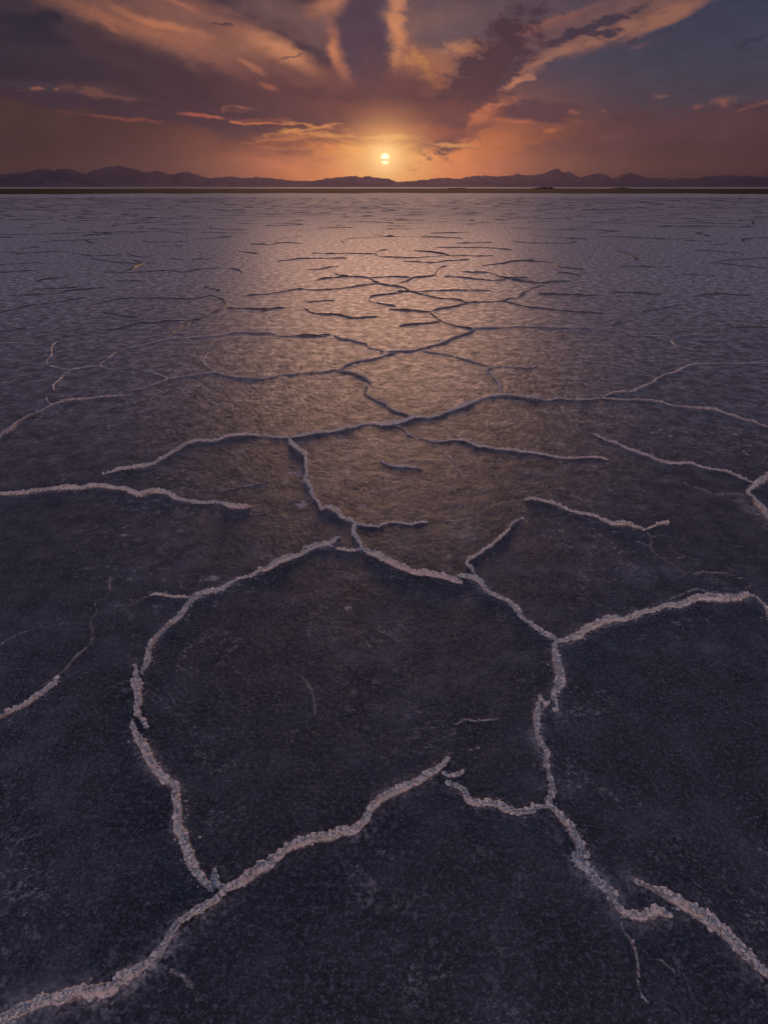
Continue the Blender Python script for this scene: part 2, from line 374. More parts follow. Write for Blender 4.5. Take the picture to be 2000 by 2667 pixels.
# thin salt films: small flakes and faint webs
fl = t.math('MULTIPLY', t.smooth(t.noise(pos, 22.0, 6, .70), .57, .63), t.smooth(t.noise(pos, 1.3, 3, .6), .44, .62))
web = t.math('MULTIPLY', t.smooth(t.math('ABSOLUTE', t.math('SUBTRACT', t.noise(pos, 1.9, 8, .66, dist=.8), .5)), .012, .0), t.smooth(t.noise(pos, 2.3, 3), .48, .62))
film = t.math('MAXIMUM', t.math('MULTIPLY', fl, t.smooth(rng_, 1.2, 5.0, .20, .8)), t.math('MULTIPLY', t.math('MULTIPLY', web, .42), t.smooth(n_fine, .4, .6)))
film = t.math('MAXIMUM', film, t.math('MULTIPLY', salt, t.smooth(t.math('ADD', t.math('MULTIPLY', n_fine, .6), t.math('MULTIPLY', n_mid, .4)), .42, .62)))
base = t.mix(film, base, (.66, .63, .64, 1))
h = t.math('ADD', t.math('MULTIPLY', n_mid, .016), t.math('ADD', t.math('MULTIPLY', n_fine, .0075), t.math('MULTIPLY', n_grain, .0040)))
h = t.math('ADD', h, t.math('ADD', t.math('MULTIPLY', film, .004), t.math('MULTIPLY', n_peb, .010)))
bump = t.node('ShaderNodeBump'); bump.inputs['Strength'].default_value = .45; t.put(bump.inputs['Strength'], t.smooth(rng_, 1.4, 4.5, .24, .55)); bump.inputs['Distance'].default_value = 1.0; t.put(bump.inputs['Height'], h)
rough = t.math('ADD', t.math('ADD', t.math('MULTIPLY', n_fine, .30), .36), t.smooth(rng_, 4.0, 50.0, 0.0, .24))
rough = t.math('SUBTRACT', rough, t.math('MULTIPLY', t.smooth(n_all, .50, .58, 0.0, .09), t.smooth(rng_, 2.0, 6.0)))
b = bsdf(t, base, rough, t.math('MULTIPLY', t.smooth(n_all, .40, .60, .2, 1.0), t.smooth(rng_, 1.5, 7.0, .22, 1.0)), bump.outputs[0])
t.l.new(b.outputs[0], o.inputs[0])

# white granular salt of the ridges: light goes through the crystals
m_ridge, t, o = mat_new('ridge_salt')
pos = t.node('ShaderNodeNewGeometry').outputs['Position']
wht = t.node('ShaderNodeAttribute', attribute_name='white').outputs['Fac']
n1 = t.noise(pos, 14.0, 5, .6); n2 = t.noise(pos, 120.0, 4, .65); n3 = t.noise(pos, 5.0, 4, .6)
pale = t.ramp(n2, [(.28, (.62, .60, .60, 1)), (.5, (.78, .76, .77, 1)), (.7, (.93, .92, .92, 1))])
pale = t.mix(t.math('MULTIPLY', t.smooth(n3, .56, .72), .45), pale, (.42, .29, .18, 1))
pale = t.mix(t.math('MULTIPLY', t.smooth(n1, .46, .32), .35), pale, (.34, .31, .31, 1))
dark = t.ramp(n2, [(.3, (.10, .097, .105, 1)), (.7, (.28, .27, .29, 1))])
dark = t.mix(t.smooth(wht, -.02, -.14), dark, (.040, .036, .040, 1))  # negative white: shade of the far ridge fronts painted into the salt colour
base = t.mix(t.smooth(t.math('ADD', wht, t.math('MULTIPLY', t.math('SUBTRACT', n2, .5), .9)), .15, .52), dark, pale)
bump = t.node('ShaderNodeBump'); bump.inputs['Strength'].default_value = .7; bump.inputs['Distance'].default_value = 1.0
t.put(bump.inputs['Height'], t.math('ADD', t.math('MULTIPLY', n2, .010), t.math('MULTIPLY', t.noise(pos, 300, 2), .0015)))
b = bsdf(t, base, .5, .5, bump.outputs[0])
t.put(b.inputs['Subsurface Weight'], t.math('MULTIPLY', t.smooth(wht, .3, .8), GLOW))
b.inputs['Subsurface Radius'].default_value = (1.0, .70, .60); b.inputs['Subsurface Scale'].default_value = .011
t.l.new(b.outputs[0], o.inputs[0])

m_mud, t, o = mat_new('dark_mud')
pos = t.node('ShaderNodeNewGeometry').outputs['Position']
n = t.noise(pos, .05, 6, .6)
b = bsdf(t, t.ramp(n, [(.35, (.008, .0055, .006, 1)), (.7, (.016, .0105, .011, 1))]), .95, .05)
t.l.new(b.outputs[0], o.inputs[0])

m_rock, t, o = mat_new('mountain_rock')
pos = t.node('ShaderNodeNewGeometry').outputs['Position']
n = t.noise(pos, .004, 8, .65)
b = bsdf(t, t.ramp(n, [(.35, (.030, .041, .080, 1)), (.65, (.060, .076, .140, 1))]), .95, .1)
t.l.new(b.outputs[0], o.inputs[0])

# ------------------------------------------------------------------ salt ridges (metres on the ground; the camera stands at 0,0)
RIDGES = [
('thickest pale salt ridge, running into the lower left corner of the ground',0.06,0.034,1,"-0.822,0.494 -0.795,0.500 -0.779,0.508 -0.754,0.517 -0.725,0.527 -0.695,0.535 -0.663,0.539 -0.629,0.542 -0.608,0.547 -0.583,0.555 -0.574,0.567 -0.557,0.578 -0.540,0.588 -0.523,0.602 -0.516,0.614 -0.504,0.630 -0.491,0.649 -0.484,0.662 -0.481,0.675 -0.461,0.685 -0.442,0.696 -0.422,0.710 -0.404,0.727 -0.386,0.751"),
('thick rounded salt ridge under the large foreground cell, ending in a point',0.052,0.031,1,"-0.386,0.751 -0.361,0.766 -0.336,0.781 -0.315,0.797 -0.292,0.807 -0.255,0.833 -0.227,0.848 -0.199,0.856 -0.170,0.865 -0.133,0.877 -0.116,0.888 -0.091,0.893 -0.065,0.915 -0.044,0.933 -0.036,0.956 -0.013,0.982 0.009,1.000 0.033,1.012 0.061,1.027 0.089,1.042 0.119,1.058 0.148,1.077 0.169,1.090 0.183,1.109 0.195,1.123"),
('knobbly white salt ridge down the lower left side of the large foreground cell',0.042,0.026,1,"-0.810,1.259 -0.798,1.236 -0.780,1.205 -0.757,1.178 -0.734,1.149 -0.716,1.120 -0.694,1.093 -0.667,1.069 -0.641,1.050 -0.611,1.030 -0.594,1.004 -0.583,0.970 -0.566,0.947 -0.557,0.924 -0.540,0.897 -0.523,0.875 -0.510,0.856 -0.496,0.835 -0.482,0.815 -0.466,0.795 -0.444,0.775 -0.421,0.751"),
('short lumpy salt spur joining the thickest ridge from above',0.036,0.02,1,"-0.429,0.797 -0.417,0.787 -0.404,0.772 -0.389,0.757"),
('lumpy salt ridge at the leftmost bulge of the large foreground cell, between two gaps',0.038,0.024,1,"-0.899,1.506 -0.879,1.478 -0.870,1.440 -0.849,1.402 -0.863,1.416 -0.849,1.402 -0.833,1.359 -0.817,1.324 -0.797,1.284 -0.777,1.258 -0.756,1.234"),
('slanting salt ridge down the upper left side of the large foreground cell',0.034,0.021,1,"-0.770,1.899 -0.795,1.878 -0.810,1.849 -0.812,1.813 -0.819,1.773 -0.834,1.729 -0.851,1.691 -0.865,1.659 -0.865,1.615 -0.862,1.563 -0.857,1.512 -0.858,1.488 -0.858,1.467"),
('curved salt ridge along the upper left rim of the large foreground cell',0.042,0.026,1,"-0.800,1.897 -0.769,1.919 -0.726,1.941 -0.685,1.970 -0.658,2.004 -0.622,2.034 -0.584,2.058 -0.547,2.095 -0.531,2.089 -0.482,2.146 -0.436,2.185 -0.395,2.218 -0.354,2.260 -0.311,2.295 -0.266,2.316 -0.221,2.363"),
('thin side ridge running beside the upper left rim ridge',0.02,0.012,0.8,"-0.387,2.242 -0.354,2.276 -0.312,2.305 -0.263,2.298 -0.236,2.281"),
('thin salt spur reaching left from the upper left rim of the large cell',0.02,0.013,0.9,"-0.986,1.913 -0.943,1.908 -0.900,1.900 -0.851,1.895 -0.800,1.897"),
('faint line of salt left of the thin left spur',0.018,0.006,0.5,"-0.985,1.908 -1.014,1.895 -1.030,1.865 -1.053,1.839 -1.076,1.813"),
('twisted white salt ridge dropping from the long middle arc towards the large cell',0.042,0.026,1,"-0.650,3.638 -0.622,3.522 -0.573,3.442 -0.518,3.377 -0.490,3.276 -0.484,3.181 -0.453,3.090 -0.447,2.981 -0.422,2.899 -0.413,2.820 -0.384,2.762 -0.355,2.689 -0.335,2.639"),
('short white salt ridge between the twisted ridge and the thin right spur',0.038,0.024,1,"-0.335,2.642 -0.313,2.660 -0.277,2.651 -0.240,2.616 -0.212,2.573 -0.176,2.540 -0.144,2.491"),
('short white salt ridge leading down to the top of the large foreground cell',0.038,0.024,1,"-0.144,2.491 -0.150,2.428 -0.131,2.375 -0.110,2.323 -0.108,2.276"),
('thin salt spur reaching right above the large foreground cell',0.022,0.012,0.8,"-0.144,2.491 -0.099,2.483 -0.057,2.472 -0.024,2.467 0.017,2.494 0.075,2.502 0.141,2.491 0.192,2.507 0.226,2.515"),
('little hooked salt spur inside the top notch of the large foreground cell',0.022,0.013,0.9,"-0.107,2.255 -0.145,2.246 -0.184,2.250 -0.231,2.266"),
('thick salt ridge along the upper right rim of the large foreground cell',0.044,0.029,1,"-0.108,2.276 -0.068,2.232 -0.030,2.185 0.008,2.146 0.052,2.114 0.095,2.089 0.138,2.070 0.181,2.064 0.223,2.052 0.265,2.034 0.305,2.010 0.340,1.996"),
('rounded salt ridge descending to the three-way junction right of the large cell',0.042,0.027,1,"0.318,2.034 0.358,2.037 0.399,2.022 0.429,1.987 0.450,1.941 0.484,1.897 0.516,1.849 0.544,1.793 0.568,1.748 0.597,1.710 0.627,1.677 0.648,1.659 0.654,1.632"),
('broad salt ridge rising right from the three-way junction, with a rusty stain',0.046,0.028,1,"0.654,1.630 0.697,1.637 0.740,1.655 0.787,1.687 0.831,1.705 0.872,1.734 0.917,1.753 0.964,1.758 1.009,1.773 1.042,1.793 1.086,1.803 1.136,1.828 1.180,1.839 1.223,1.844 1.259,1.865 1.300,1.895 1.343,1.899 1.383,1.897 1.435,1.892 1.484,1.895 1.537,1.910"),
('low double ridge just above the broad right hand ridge',0.034,0.012,0.7,"1.192,1.881 1.238,1.908 1.282,1.930 1.328,1.952 1.360,1.947 1.380,1.919"),
('wide flattened salt ridge leaving the right edge beyond the broad right hand ridge',0.06,0.013,0.6,"1.537,1.910 1.563,1.903 1.566,1.860 1.565,1.813 1.563,1.743 1.560,1.696"),
('beaded upright salt ridge hanging below the three-way junction',0.042,0.027,1,"0.653,1.630 0.639,1.589 0.631,1.547 0.617,1.506 0.612,1.467 0.614,1.436 0.597,1.402 0.605,1.431 0.600,1.394 0.581,1.359 0.575,1.331 0.563,1.299"),
('beaded upright salt ridge down the right side of the large foreground cell',0.04,0.026,1,"0.527,1.362 0.523,1.331 0.507,1.297 0.490,1.271 0.488,1.239 0.473,1.208 0.476,1.178 0.483,1.155 0.487,1.132 0.478,1.104 0.479,1.077 0.475,1.045 0.476,1.019 0.467,0.995 0.458,0.968"),
('short salt prong beside the upper end of the right side ridge',0.028,0.018,1,"0.520,1.304 0.536,1.321 0.552,1.339"),
('wavy salt ridge joining the lower right corner of the large cell from the left',0.04,0.025,1,"0.453,0.968 0.420,0.970 0.386,0.960 0.364,0.952 0.340,0.960 0.318,0.979 0.288,0.984 0.256,0.984 0.239,0.990 0.231,1.010 0.209,1.027 0.183,1.043"),
('small frayed salt spur at the pointed tip of the lower edge ridge',0.024,0.01,0.8,"0.170,1.071 0.198,1.071 0.232,1.076"),
('thick pale ridge slanting down right from the lower right corner of the large cell',0.05,0.031,1,"0.458,0.968 0.473,0.947 0.483,0.924 0.492,0.901 0.499,0.880 0.508,0.867 0.510,0.846 0.508,0.825 0.508,0.839 0.506,0.819 0.515,0.795 0.525,0.774 0.539,0.757 0.553,0.738 0.558,0.720 0.563,0.703"),
('short salt ridge hooking right at the end of the slanting foreground ridge',0.042,0.024,0.9,"0.563,0.703 0.580,0.696 0.602,0.692 0.626,0.696 0.655,0.700 0.672,0.696"),
('thin beaded salt line falling away below the hooked ridge at lower right',0.022,0.011,0.7,"0.558,0.692 0.553,0.669 0.559,0.649 0.563,0.630 0.559,0.611 0.550,0.587 0.549,0.566 0.552,0.546 0.561,0.531"),
('broad grey salt ridge running off the right edge at the bottom right',0.056,0.03,0.9,"0.627,0.768 0.650,0.755 0.669,0.742 0.687,0.729 0.706,0.720 0.723,0.706 0.740,0.692 0.758,0.675 0.772,0.657 0.788,0.639 0.802,0.623 0.815,0.608 0.828,0.593 0.841,0.578 0.858,0.559"),
('faint salt line between the bottom right ridge and the thin beaded line',0.018,0.006,0.5,"0.606,0.609 0.620,0.593 0.639,0.578"),
('faint salt line below the thickest ridge in the bottom left',0.022,0.006,0.45,"-0.470,0.593 -0.450,0.587 -0.434,0.581 -0.418,0.563 -0.393,0.549 -0.382,0.535"),
('faint salt line dropping from the middle of the lower edge ridge',0.02,0.006,0.45,"-0.114,0.854 -0.096,0.842 -0.079,0.821 -0.070,0.818 -0.045,0.795 -0.026,0.769 -0.012,0.752"),
('faint curved salt welt inside the large cell above the pointed tip',0.024,0.007,0.55,"0.217,1.255 0.243,1.274 0.270,1.281 0.300,1.271 0.338,1.274 0.374,1.274"),
('tiny salt welt just above the frayed spur inside the large cell',0.018,0.006,0.5,"0.256,1.150 0.277,1.159 0.295,1.163"),
('faint crumbled salt line inside the upper part of the large cell',0.02,0.004,0.3,"-0.310,1.470 -0.284,1.440 -0.262,1.402 -0.271,1.431 -0.254,1.380 -0.232,1.331 -0.227,1.284"),
('low straight grey ridge crossing the left edge at mid height',0.04,0.016,0.6,"-1.270,1.239 -1.247,1.271 -1.229,1.294 -1.206,1.321 -1.192,1.345 -1.180,1.373 -1.158,1.405 -1.141,1.440"),
('crumbly pale salt line climbing from the low straight grey ridge at left',0.034,0.008,0.4,"-1.186,1.406 -1.170,1.429 -1.149,1.467 -1.135,1.522 -1.123,1.572 -1.113,1.623 -1.131,1.677 -1.153,1.734 -1.165,1.813 -1.185,1.865 -1.153,1.886 -1.166,1.941 -1.198,2.010"),
('faint salt line sloping from the left edge to the crumbly pale line',0.026,0.008,0.4,"-1.462,1.576 -1.441,1.602 -1.427,1.641 -1.410,1.677 -1.375,1.705 -1.321,1.724 -1.262,1.734 -1.202,1.743"),
('wavy pale ridge entering from the left edge above the large foreground cell',0.044,0.027,0.9,"-2.234,2.816 -2.152,2.816 -2.082,2.820 -2.009,2.820 -1.956,2.839 -1.898,2.869 -1.825,2.889 -1.737,2.899 -1.669,2.913 -1.592,2.909 -1.519,2.889 -1.456,2.869 -1.400,2.820 -1.356,2.800 -1.309,2.820 -1.260,2.835 -1.200,2.820 -1.152,2.781 -1.098,2.753 -1.039,2.735 -0.982,2.722 -0.922,2.729 -0.866,2.716 -0.820,2.671 -0.765,2.659 -0.713,2.667"),
('thin low ridge between the wavy left ridge and the twisted ridge',0.026,0.011,0.6,"-0.675,2.981 -0.728,2.964 -0.779,2.939 -0.831,2.919 -0.880,2.889 -0.935,2.849"),
('faint ridge joining the twisted ridge from the left',0.022,0.008,0.6,"-0.465,2.695 -0.530,2.663 -0.596,2.638 -0.660,2.611 -0.709,2.599"),
('left half of the long middle arc, a sweeping ridge fading out at left',0.046,0.03,0.8,"-1.683,3.078 -1.639,3.112 -1.594,3.146 -1.540,3.162 -1.476,3.176 -1.440,3.216 -1.415,3.289 -1.382,3.377 -1.343,3.455 -1.310,3.522 -1.261,3.578 -1.188,3.592 -1.137,3.606 -1.084,3.664 -1.021,3.679 -0.947,3.703 -0.864,3.679 -0.796,3.673 -0.713,3.650 -0.650,3.644"),
('centre of the long middle arc, a dark fronted ridge under the sun glow',0.046,0.031,0.8,"-0.650,3.644 -0.592,3.664 -0.517,3.694 -0.443,3.739 -0.365,3.769 -0.300,3.815 -0.220,3.847 -0.153,3.911 -0.070,3.921 0.001,3.895 0.071,3.918 0.144,3.977 0.206,4.028 0.268,4.055 0.327,4.035 0.391,4.079 0.485,4.168 0.568,4.242 0.656,4.336 0.746,4.435 0.838,4.516 0.924,4.558 0.981,4.558"),
('straight ridge continuing the long middle arc to the right',0.044,0.03,0.8,"0.98,4.57 1.03,4.56 1.13,4.52 1.23,4.48 1.32,4.44 1.43,4.48 1.51,4.45 1.61,4.43 1.70,4.47 1.78,4.50"),
('ridge climbing right from the long middle arc to a small peak',0.042,0.026,0.8,"1.78,4.50 1.87,4.58 1.97,4.63 2.06,4.65 2.16,4.73 2.26,4.82 2.37,4.94 2.48,5.06 2.60,5.18 2.70,5.24 2.81,5.35 2.91,5.44 3.02,5.52"),
('level ridge running to the right edge from the small peak',0.038,0.023,0.7,"3.02,5.52 3.12,5.52 3.25,5.55 3.38,5.55 3.51,5.56 3.65,5.58 3.76,5.56 3.89,5.56"),
('long ridge sagging to the right edge below the small peak',0.042,0.027,0.75,"1.773,4.483 1.853,4.455 1.951,4.435 2.056,4.435 2.152,4.415 2.214,4.375 2.266,4.317 2.338,4.279 2.422,4.242 2.508,4.212 2.561,4.168 2.598,4.097 2.637,4.011 2.684,3.944 2.718,3.879 2.751,3.837 2.807,3.775"),
('faint branch above the long sagging ridge at right',0.026,0.01,0.5,"2.31,4.73 2.41,4.71 2.47,4.65 2.51,4.58 2.55,4.52 2.55,4.39 2.54,4.26"),
('diagonal ridge right of centre running to the knotted ridge at right edge',0.036,0.023,0.75,"1.451,3.723 1.483,3.650 1.525,3.578 1.571,3.522 1.595,3.442 1.639,3.389 1.677,3.326 1.713,3.264 1.759,3.228 1.827,3.223 1.912,3.233 1.948,3.181 2.000,3.146 2.058,3.123 2.093,3.078 2.116,3.013 2.141,2.956"),
('short broken spur above the diagonal ridge right of centre',0.024,0.009,0.6,"1.431,4.150 1.471,4.097 1.476,3.994 1.469,3.911 1.414,3.847"),
('knotted thick salt ridge curling at the right edge',0.062,0.034,0.75,"2.399,3.135 2.269,3.045 2.187,2.971 2.126,2.929 2.062,2.839 2.031,2.744 2.016,2.671 2.000,2.584 1.992,2.534"),
('scattered salt band leading to the knotted ridge at right edge',0.04,0.008,0.7,"1.747,2.981 1.770,2.929 1.821,2.899 1.852,2.849 1.902,2.839 1.970,2.829 2.027,2.800"),
('ridge below the long middle arc, starting under the sun glow and running right',0.036,0.02,0.8,"0.321,3.606 0.374,3.587 0.453,3.606 0.519,3.606 0.569,3.564 0.616,3.509 0.679,3.495 0.738,3.468 0.819,3.442 0.821,3.450 0.888,3.415 0.971,3.408 1.037,3.377 1.092,3.343 1.146,3.313 1.216,3.306 1.294,3.326 1.358,3.331 1.410,3.286"),
('thin branch from the long middle arc down to a bright salt knot',0.026,0.013,0.7,"0.077,3.911 0.139,3.800 0.164,3.694 0.235,3.650 0.299,3.606 0.341,3.578"),
('thin diagonal branch from the long middle arc ending right of the bright salt knot',0.024,0.012,0.7,"0.314,4.021 0.360,3.994 0.412,3.895 0.461,3.800 0.496,3.673"),
('frayed white salt line falling below the bright salt knot',0.026,0.01,0.8,"0.330,3.578 0.387,3.482 0.404,3.377 0.448,3.252 0.445,3.135 0.473,3.045 0.495,2.977"),
('bright crumbled salt streak in the middle of the central cell',0.05,0.01,0.9,"-0.020,3.264 0.031,3.204 0.090,3.185 0.150,3.176 0.229,3.158"),
('low salt line curving across the foot of the central cell',0.022,0.008,0.6,"-0.177,2.929 -0.120,2.879 -0.064,2.839 0.000,2.849 0.047,2.889 0.094,2.919"),
('low salt line right of the foot of the central cell',0.022,0.008,0.6,"0.159,2.919 0.213,2.889 0.286,2.869 0.368,2.859 0.426,2.889 0.475,2.939"),
('bright arched ridge above the broad right hand ridge',0.036,0.022,0.95,"0.773,2.753 0.823,2.759 0.871,2.735 0.927,2.711 0.967,2.662 1.009,2.627 1.049,2.590 1.101,2.565 1.132,2.532 1.171,2.499 1.225,2.488 1.267,2.467 1.307,2.444"),
('small forked twig of salt at the right end of the bright arched ridge',0.028,0.016,0.8,"1.307,2.444 1.363,2.483 1.412,2.499 1.461,2.507"),
('faint salt trail wandering down from the end of the bright arched ridge',0.024,0.005,0.3,"1.307,2.444 1.306,2.382 1.281,2.281 1.293,2.198 1.322,2.146 1.336,2.095 1.341,2.058 1.355,2.010"),
('faint salt welt above the low double ridge at right',0.03,0.008,0.5,"1.375,2.068 1.431,2.080 1.488,2.076 1.532,2.064 1.552,2.034 1.601,2.031"),
('crooked white spur standing on the upper right rim ridge',0.026,0.016,0.95,"0.401,2.034 0.393,2.083 0.385,2.133 0.394,2.172 0.434,2.218 0.468,2.246 0.514,2.290 0.545,2.335 0.582,2.367 0.626,2.428 0.666,2.507 0.696,2.540 0.718,2.553"),
('long dark fronted ridge across the middle left, one polygon beyond the long middle arc',0.044,0.028,0.7,"-1.94,5.04 -1.86,5.06 -1.79,5.12 -1.71,5.16 -1.63,5.19 -1.56,5.22 -1.45,5.14 -1.35,5.09 -1.26,5.05 -1.16,5.03 -1.09,5.03 -1.01,5.06 -0.95,5.15 -0.83,5.17 -0.72,5.21 -0.60,5.24 -0.50,5.30 -0.44,5.34"),
('ridge stepping up towards the sun from the long dark fronted ridge',0.042,0.028,0.7,"-0.45,5.27 -0.37,5.46 -0.29,5.60 -0.18,5.66 -0.06,5.76 0.03,5.87 0.13,5.97"),
('curved ridge joining two far cells straight under the sun',0.042,0.028,0.7,"0.01,6.00 0.15,6.02 0.31,6.04 0.40,6.14 0.53,6.26 0.67,6.42 0.80,6.65 0.93,6.80 1.03,6.92 1.11,7.12"),
('level dark ridge running right from the bright corner under the sun',0.04,0.027,0.65,"1.11,7.12 1.23,7.15 1.39,7.17 1.53,7.19 1.62,7.23 1.82,7.22 2.01,7.19 2.21,7.17 2.40,7.15 2.61,7.12"),
('short ridge turning down at the right end of the level dark ridge',0.034,0.02,0.65,"2.61,7.12 2.68,6.99 2.77,6.86 2.79,6.65"),
('thin level ridge beyond the small peak at right',0.03,0.018,0.6,"2.76,6.83 2.92,6.80 3.06,6.73 3.21,6.73 3.31,6.69"),
('hairpin shaped ridge bending back on itself at far right',0.036,0.02,0.65,"3.31,6.06 3.21,6.13 3.16,6.23 3.21,6.46 3.29,6.61 3.46,6.73 3.64,6.80 3.77,6.76 3.88,6.65"),
('ridge sloping right above the central glowing cell',0.036,0.022,0.7,"0.38,6.02 0.49,5.97 0.62,5.89 0.71,5.79 0.81,5.67 0.91,5.58 0.97,5.49 1.03,5.42"),
('thin straight continuation right of the ridge above the central glowing cell',0.028,0.014,0.6,"1.03,5.42 1.15,5.41 1.28,5.41 1.36,5.37 1.48,5.45"),
('short thin ridge far right of the central glowing cell',0.026,0.012,0.6,"1.67,5.44 1.74,5.48 1.81,5.46"),
('low double line left of the ridge climbing to the small peak',0.032,0.016,0.6,"2.04,5.44 2.15,5.41 2.25,5.34 2.35,5.31 2.42,5.22 2.45,5.14"),
('frayed pale ridge down the right side of the central glowing cell',0.032,0.014,0.85,"1.03,5.41 0.96,5.27 0.99,5.11 1.00,4.92 1.00,4.73 0.97,4.60"),
('arched ridge at the upper left of the central glowing cell',0.034,0.022,0.7,"-0.43,5.27 -0.33,5.24 -0.25,5.16 -0.17,5.04 -0.11,4.91"),
('zigzag ridge down the left side of the central glowing cell',0.034,0.02,0.75,"-0.15,4.82 -0.16,4.64 -0.11,4.52 -0.05,4.41 0.01,4.34 0.06,4.22 0.12,4.15 0.18,4.10 0.23,4.08"),
('ridge descending from the left to the meeting point under the sun',0.036,0.024,0.7,"0.01,6.00 -0.07,6.09 -0.16,6.16 -0.20,6.34 -0.29,6.43 -0.40,6.53 -0.50,6.61 -0.59,6.76"),
('thin level ridge left of the meeting point under the sun',0.028,0.016,0.65,"-0.59,6.76 -0.71,6.72 -0.85,6.78 -1.03,6.73 -1.20,6.73 -1.33,6.86 -1.51,6.90"),
('long thin ridge rising across the left cells',0.034,0.021,0.7,"-1.36,6.86 -1.55,6.89 -1.73,6.92 -1.84,6.82 -1.95,6.72 -2.11,6.69 -2.23,6.61 -2.38,6.61 -2.49,6.49 -2.56,6.38 -2.64,6.26 -2.71,6.16 -2.77,6.02 -2.76,5.83 -2.77,5.66"),
('ridge with a kink linking the left cells',0.034,0.02,0.75,"-2.77,5.66 -2.72,5.46 -2.59,5.35 -2.47,5.28 -2.38,5.23 -2.28,5.21"),
('short arched ridge left of the kinked ridge',0.034,0.02,0.75,"-2.72,5.46 -2.81,5.42 -2.89,5.37 -2.94,5.31"),
('looping ridge round the upper left cell',0.032,0.018,0.65,"-2.95,5.32 -3.05,5.35 -3.19,5.44 -3.27,5.52 -3.36,5.70 -3.40,5.86 -3.57,6.20 -3.64,6.46 -3.62,6.61 -3.55,6.73 -3.45,6.86"),
('drooping salt ridge ending in a tuft at left',0.034,0.019,0.8,"-2.94,5.30 -2.93,5.16 -2.90,5.01 -2.87,4.84 -2.80,4.71"),
('ridge dipping to the start of the long dark fronted ridge',0.032,0.02,0.75,"-2.29,5.30 -2.17,5.24 -2.07,5.16 -1.94,5.04"),
('tapering ridge slanting down left of the long dark fronted ridge',0.032,0.018,0.75,"-1.94,5.04 -1.96,4.94 -2.01,4.82 -2.07,4.75 -2.15,4.69"),
('long bowed ridge leaving the left edge at middle distance',0.044,0.028,0.75,"-2.626,3.495 -2.632,3.635 -2.642,3.769 -2.655,3.895 -2.660,4.011 -2.643,4.115 -2.625,4.223 -2.597,4.317 -2.558,4.395 -2.486,4.435 -2.404,4.455 -2.338,4.516 -2.254,4.537 -2.159,4.549"),
('small twig of salt on top of the long bowed left ridge',0.024,0.012,0.8,"-2.62,4.31 -2.72,4.44 -2.77,4.52"),
('crooked twig of salt on top of the long dark fronted ridge',0.026,0.015,0.8,"-1.57,5.23 -1.63,5.35 -1.73,5.49 -1.79,5.73 -1.81,5.94"),
('frayed salt twig hanging below the long dark fronted ridge',0.024,0.01,0.85,"-1.15,5.01 -1.15,4.87 -1.12,4.69 -1.08,4.48 -1.08,4.35"),
('faint ridge slanting to the left edge under the looping ridge',0.03,0.013,0.5,"-3.09,5.35 -3.15,5.27 -3.21,5.19 -3.31,5.11 -3.43,4.99"),
('straight dark ridge crossing the left edge beside the looping ridge',0.03,0.02,0.4,"-3.76,5.45 -3.72,5.49 -3.64,5.60 -3.50,5.64 -3.42,5.79 -3.30,5.86 -3.27,6.02 -3.23,6.20 -3.19,6.34"),
('thin dark ridge at the left edge above the straight dark ridge',0.03,0.018,0.5,"-4.31,6.38 -4.24,6.38 -4.06,6.38 -3.88,6.34 -3.71,6.27"),
('short low salt twig in the left part of the sun glow',0.026,0.012,0.7,"-1.47,5.64 -1.43,5.73 -1.42,5.86 -1.45,5.96"),
('mid_mid',0.05,0.026,-0.35,"-2.14,9.60 -1.95,9.67 -1.76,9.80 -1.61,10.00 -1.42,10.21 -1.22,10.09 -0.98,10.17 -0.74,10.26 -0.50,10.50 -0.26,10.72 -0.09,10.88"),  # from here on negative white paints the shaded fronts dark
('mid_mid',0.05,0.026,-0.35,"-1.28,11.22 -1.07,11.50 -0.83,11.65 -0.72,11.74"),
('mid_mid',0.05,0.026,-0.35,"-0.98,12.17 -0.72,11.77 -0.46,11.70 -0.27,11.54"),
('mid_mid',0.05,0.026,-0.35,"-0.27,11.54 -0.18,11.12 -0.03,10.72 0.14,10.57 0.31,10.39 0.43,10.00"),
('mid_mid',0.05,0.026,-0.35,"0.43,10.00 0.65,9.60 0.78,9.37 0.93,9.25 1.09,9.19 1.24,8.94"),
('mid_mid',0.05,0.026,-0.35,"-0.27,11.54 -0.03,11.65 0.22,11.72 0.52,11.59"),
('mid_mid',0.05,0.026,-0.35,"0.52,11.59 0.75,11.72 0.98,11.93 1.06,12.49 1.21,13.16 1.38,13.45"),
('mid_mid',0.05,0.026,-0.35,"0.26,10.88 0.42,11.12 0.55,11.54"),
('mid_mid',0.05,0.026,-0.35,"0.43,10.00 0.24,9.80 0.03,9.63 -0.18,9.49 -0.23,9.15 -0.17,8.94 0.00,8.77 0.17,8.64"),
('mid_mid',0.05,0.026,-0.35,"0.07,8.36 0.23,8.32 0.41,8.29 0.52,8.20 0.64,8.22"),
('mid_mid',0.05,0.026,-0.35,"0.64,8.22 0.80,8.42 1.01,8.60 1.22,8.83 1.31,8.94"),
('mid_mid',0.05,0.026,-0.35,"1.31,8.94 1.50,8.94 1.79,9.05"),
('mid_mid',0.05,0.026,-0.35,"1.79,9.05 1.93,9.25 2.10,9.40 2.24,9.67"),
('right_mid',0.05,0.026,-0.35,"1.79,9.05 1.90,8.87 1.93,8.77 2.04,8.60 2.21,8.44 2.43,8.32 2.62,8.20 2.82,8.12 2.99,8.08"),
('mid_mid',0.05,0.026,-0.35,"0.64,8.20 0.67,7.89 0.71,7.68 0.73,7.53"),
('mid_mid',0.05,0.026,-0.35,"0.73,7.53 0.83,7.35 0.94,7.22 1.07,7.11"),
('mid_mid',0.05,0.026,-0.35,"0.18,7.25 0.33,7.35 0.47,7.41 0.62,7.48 0.73,7.53"),
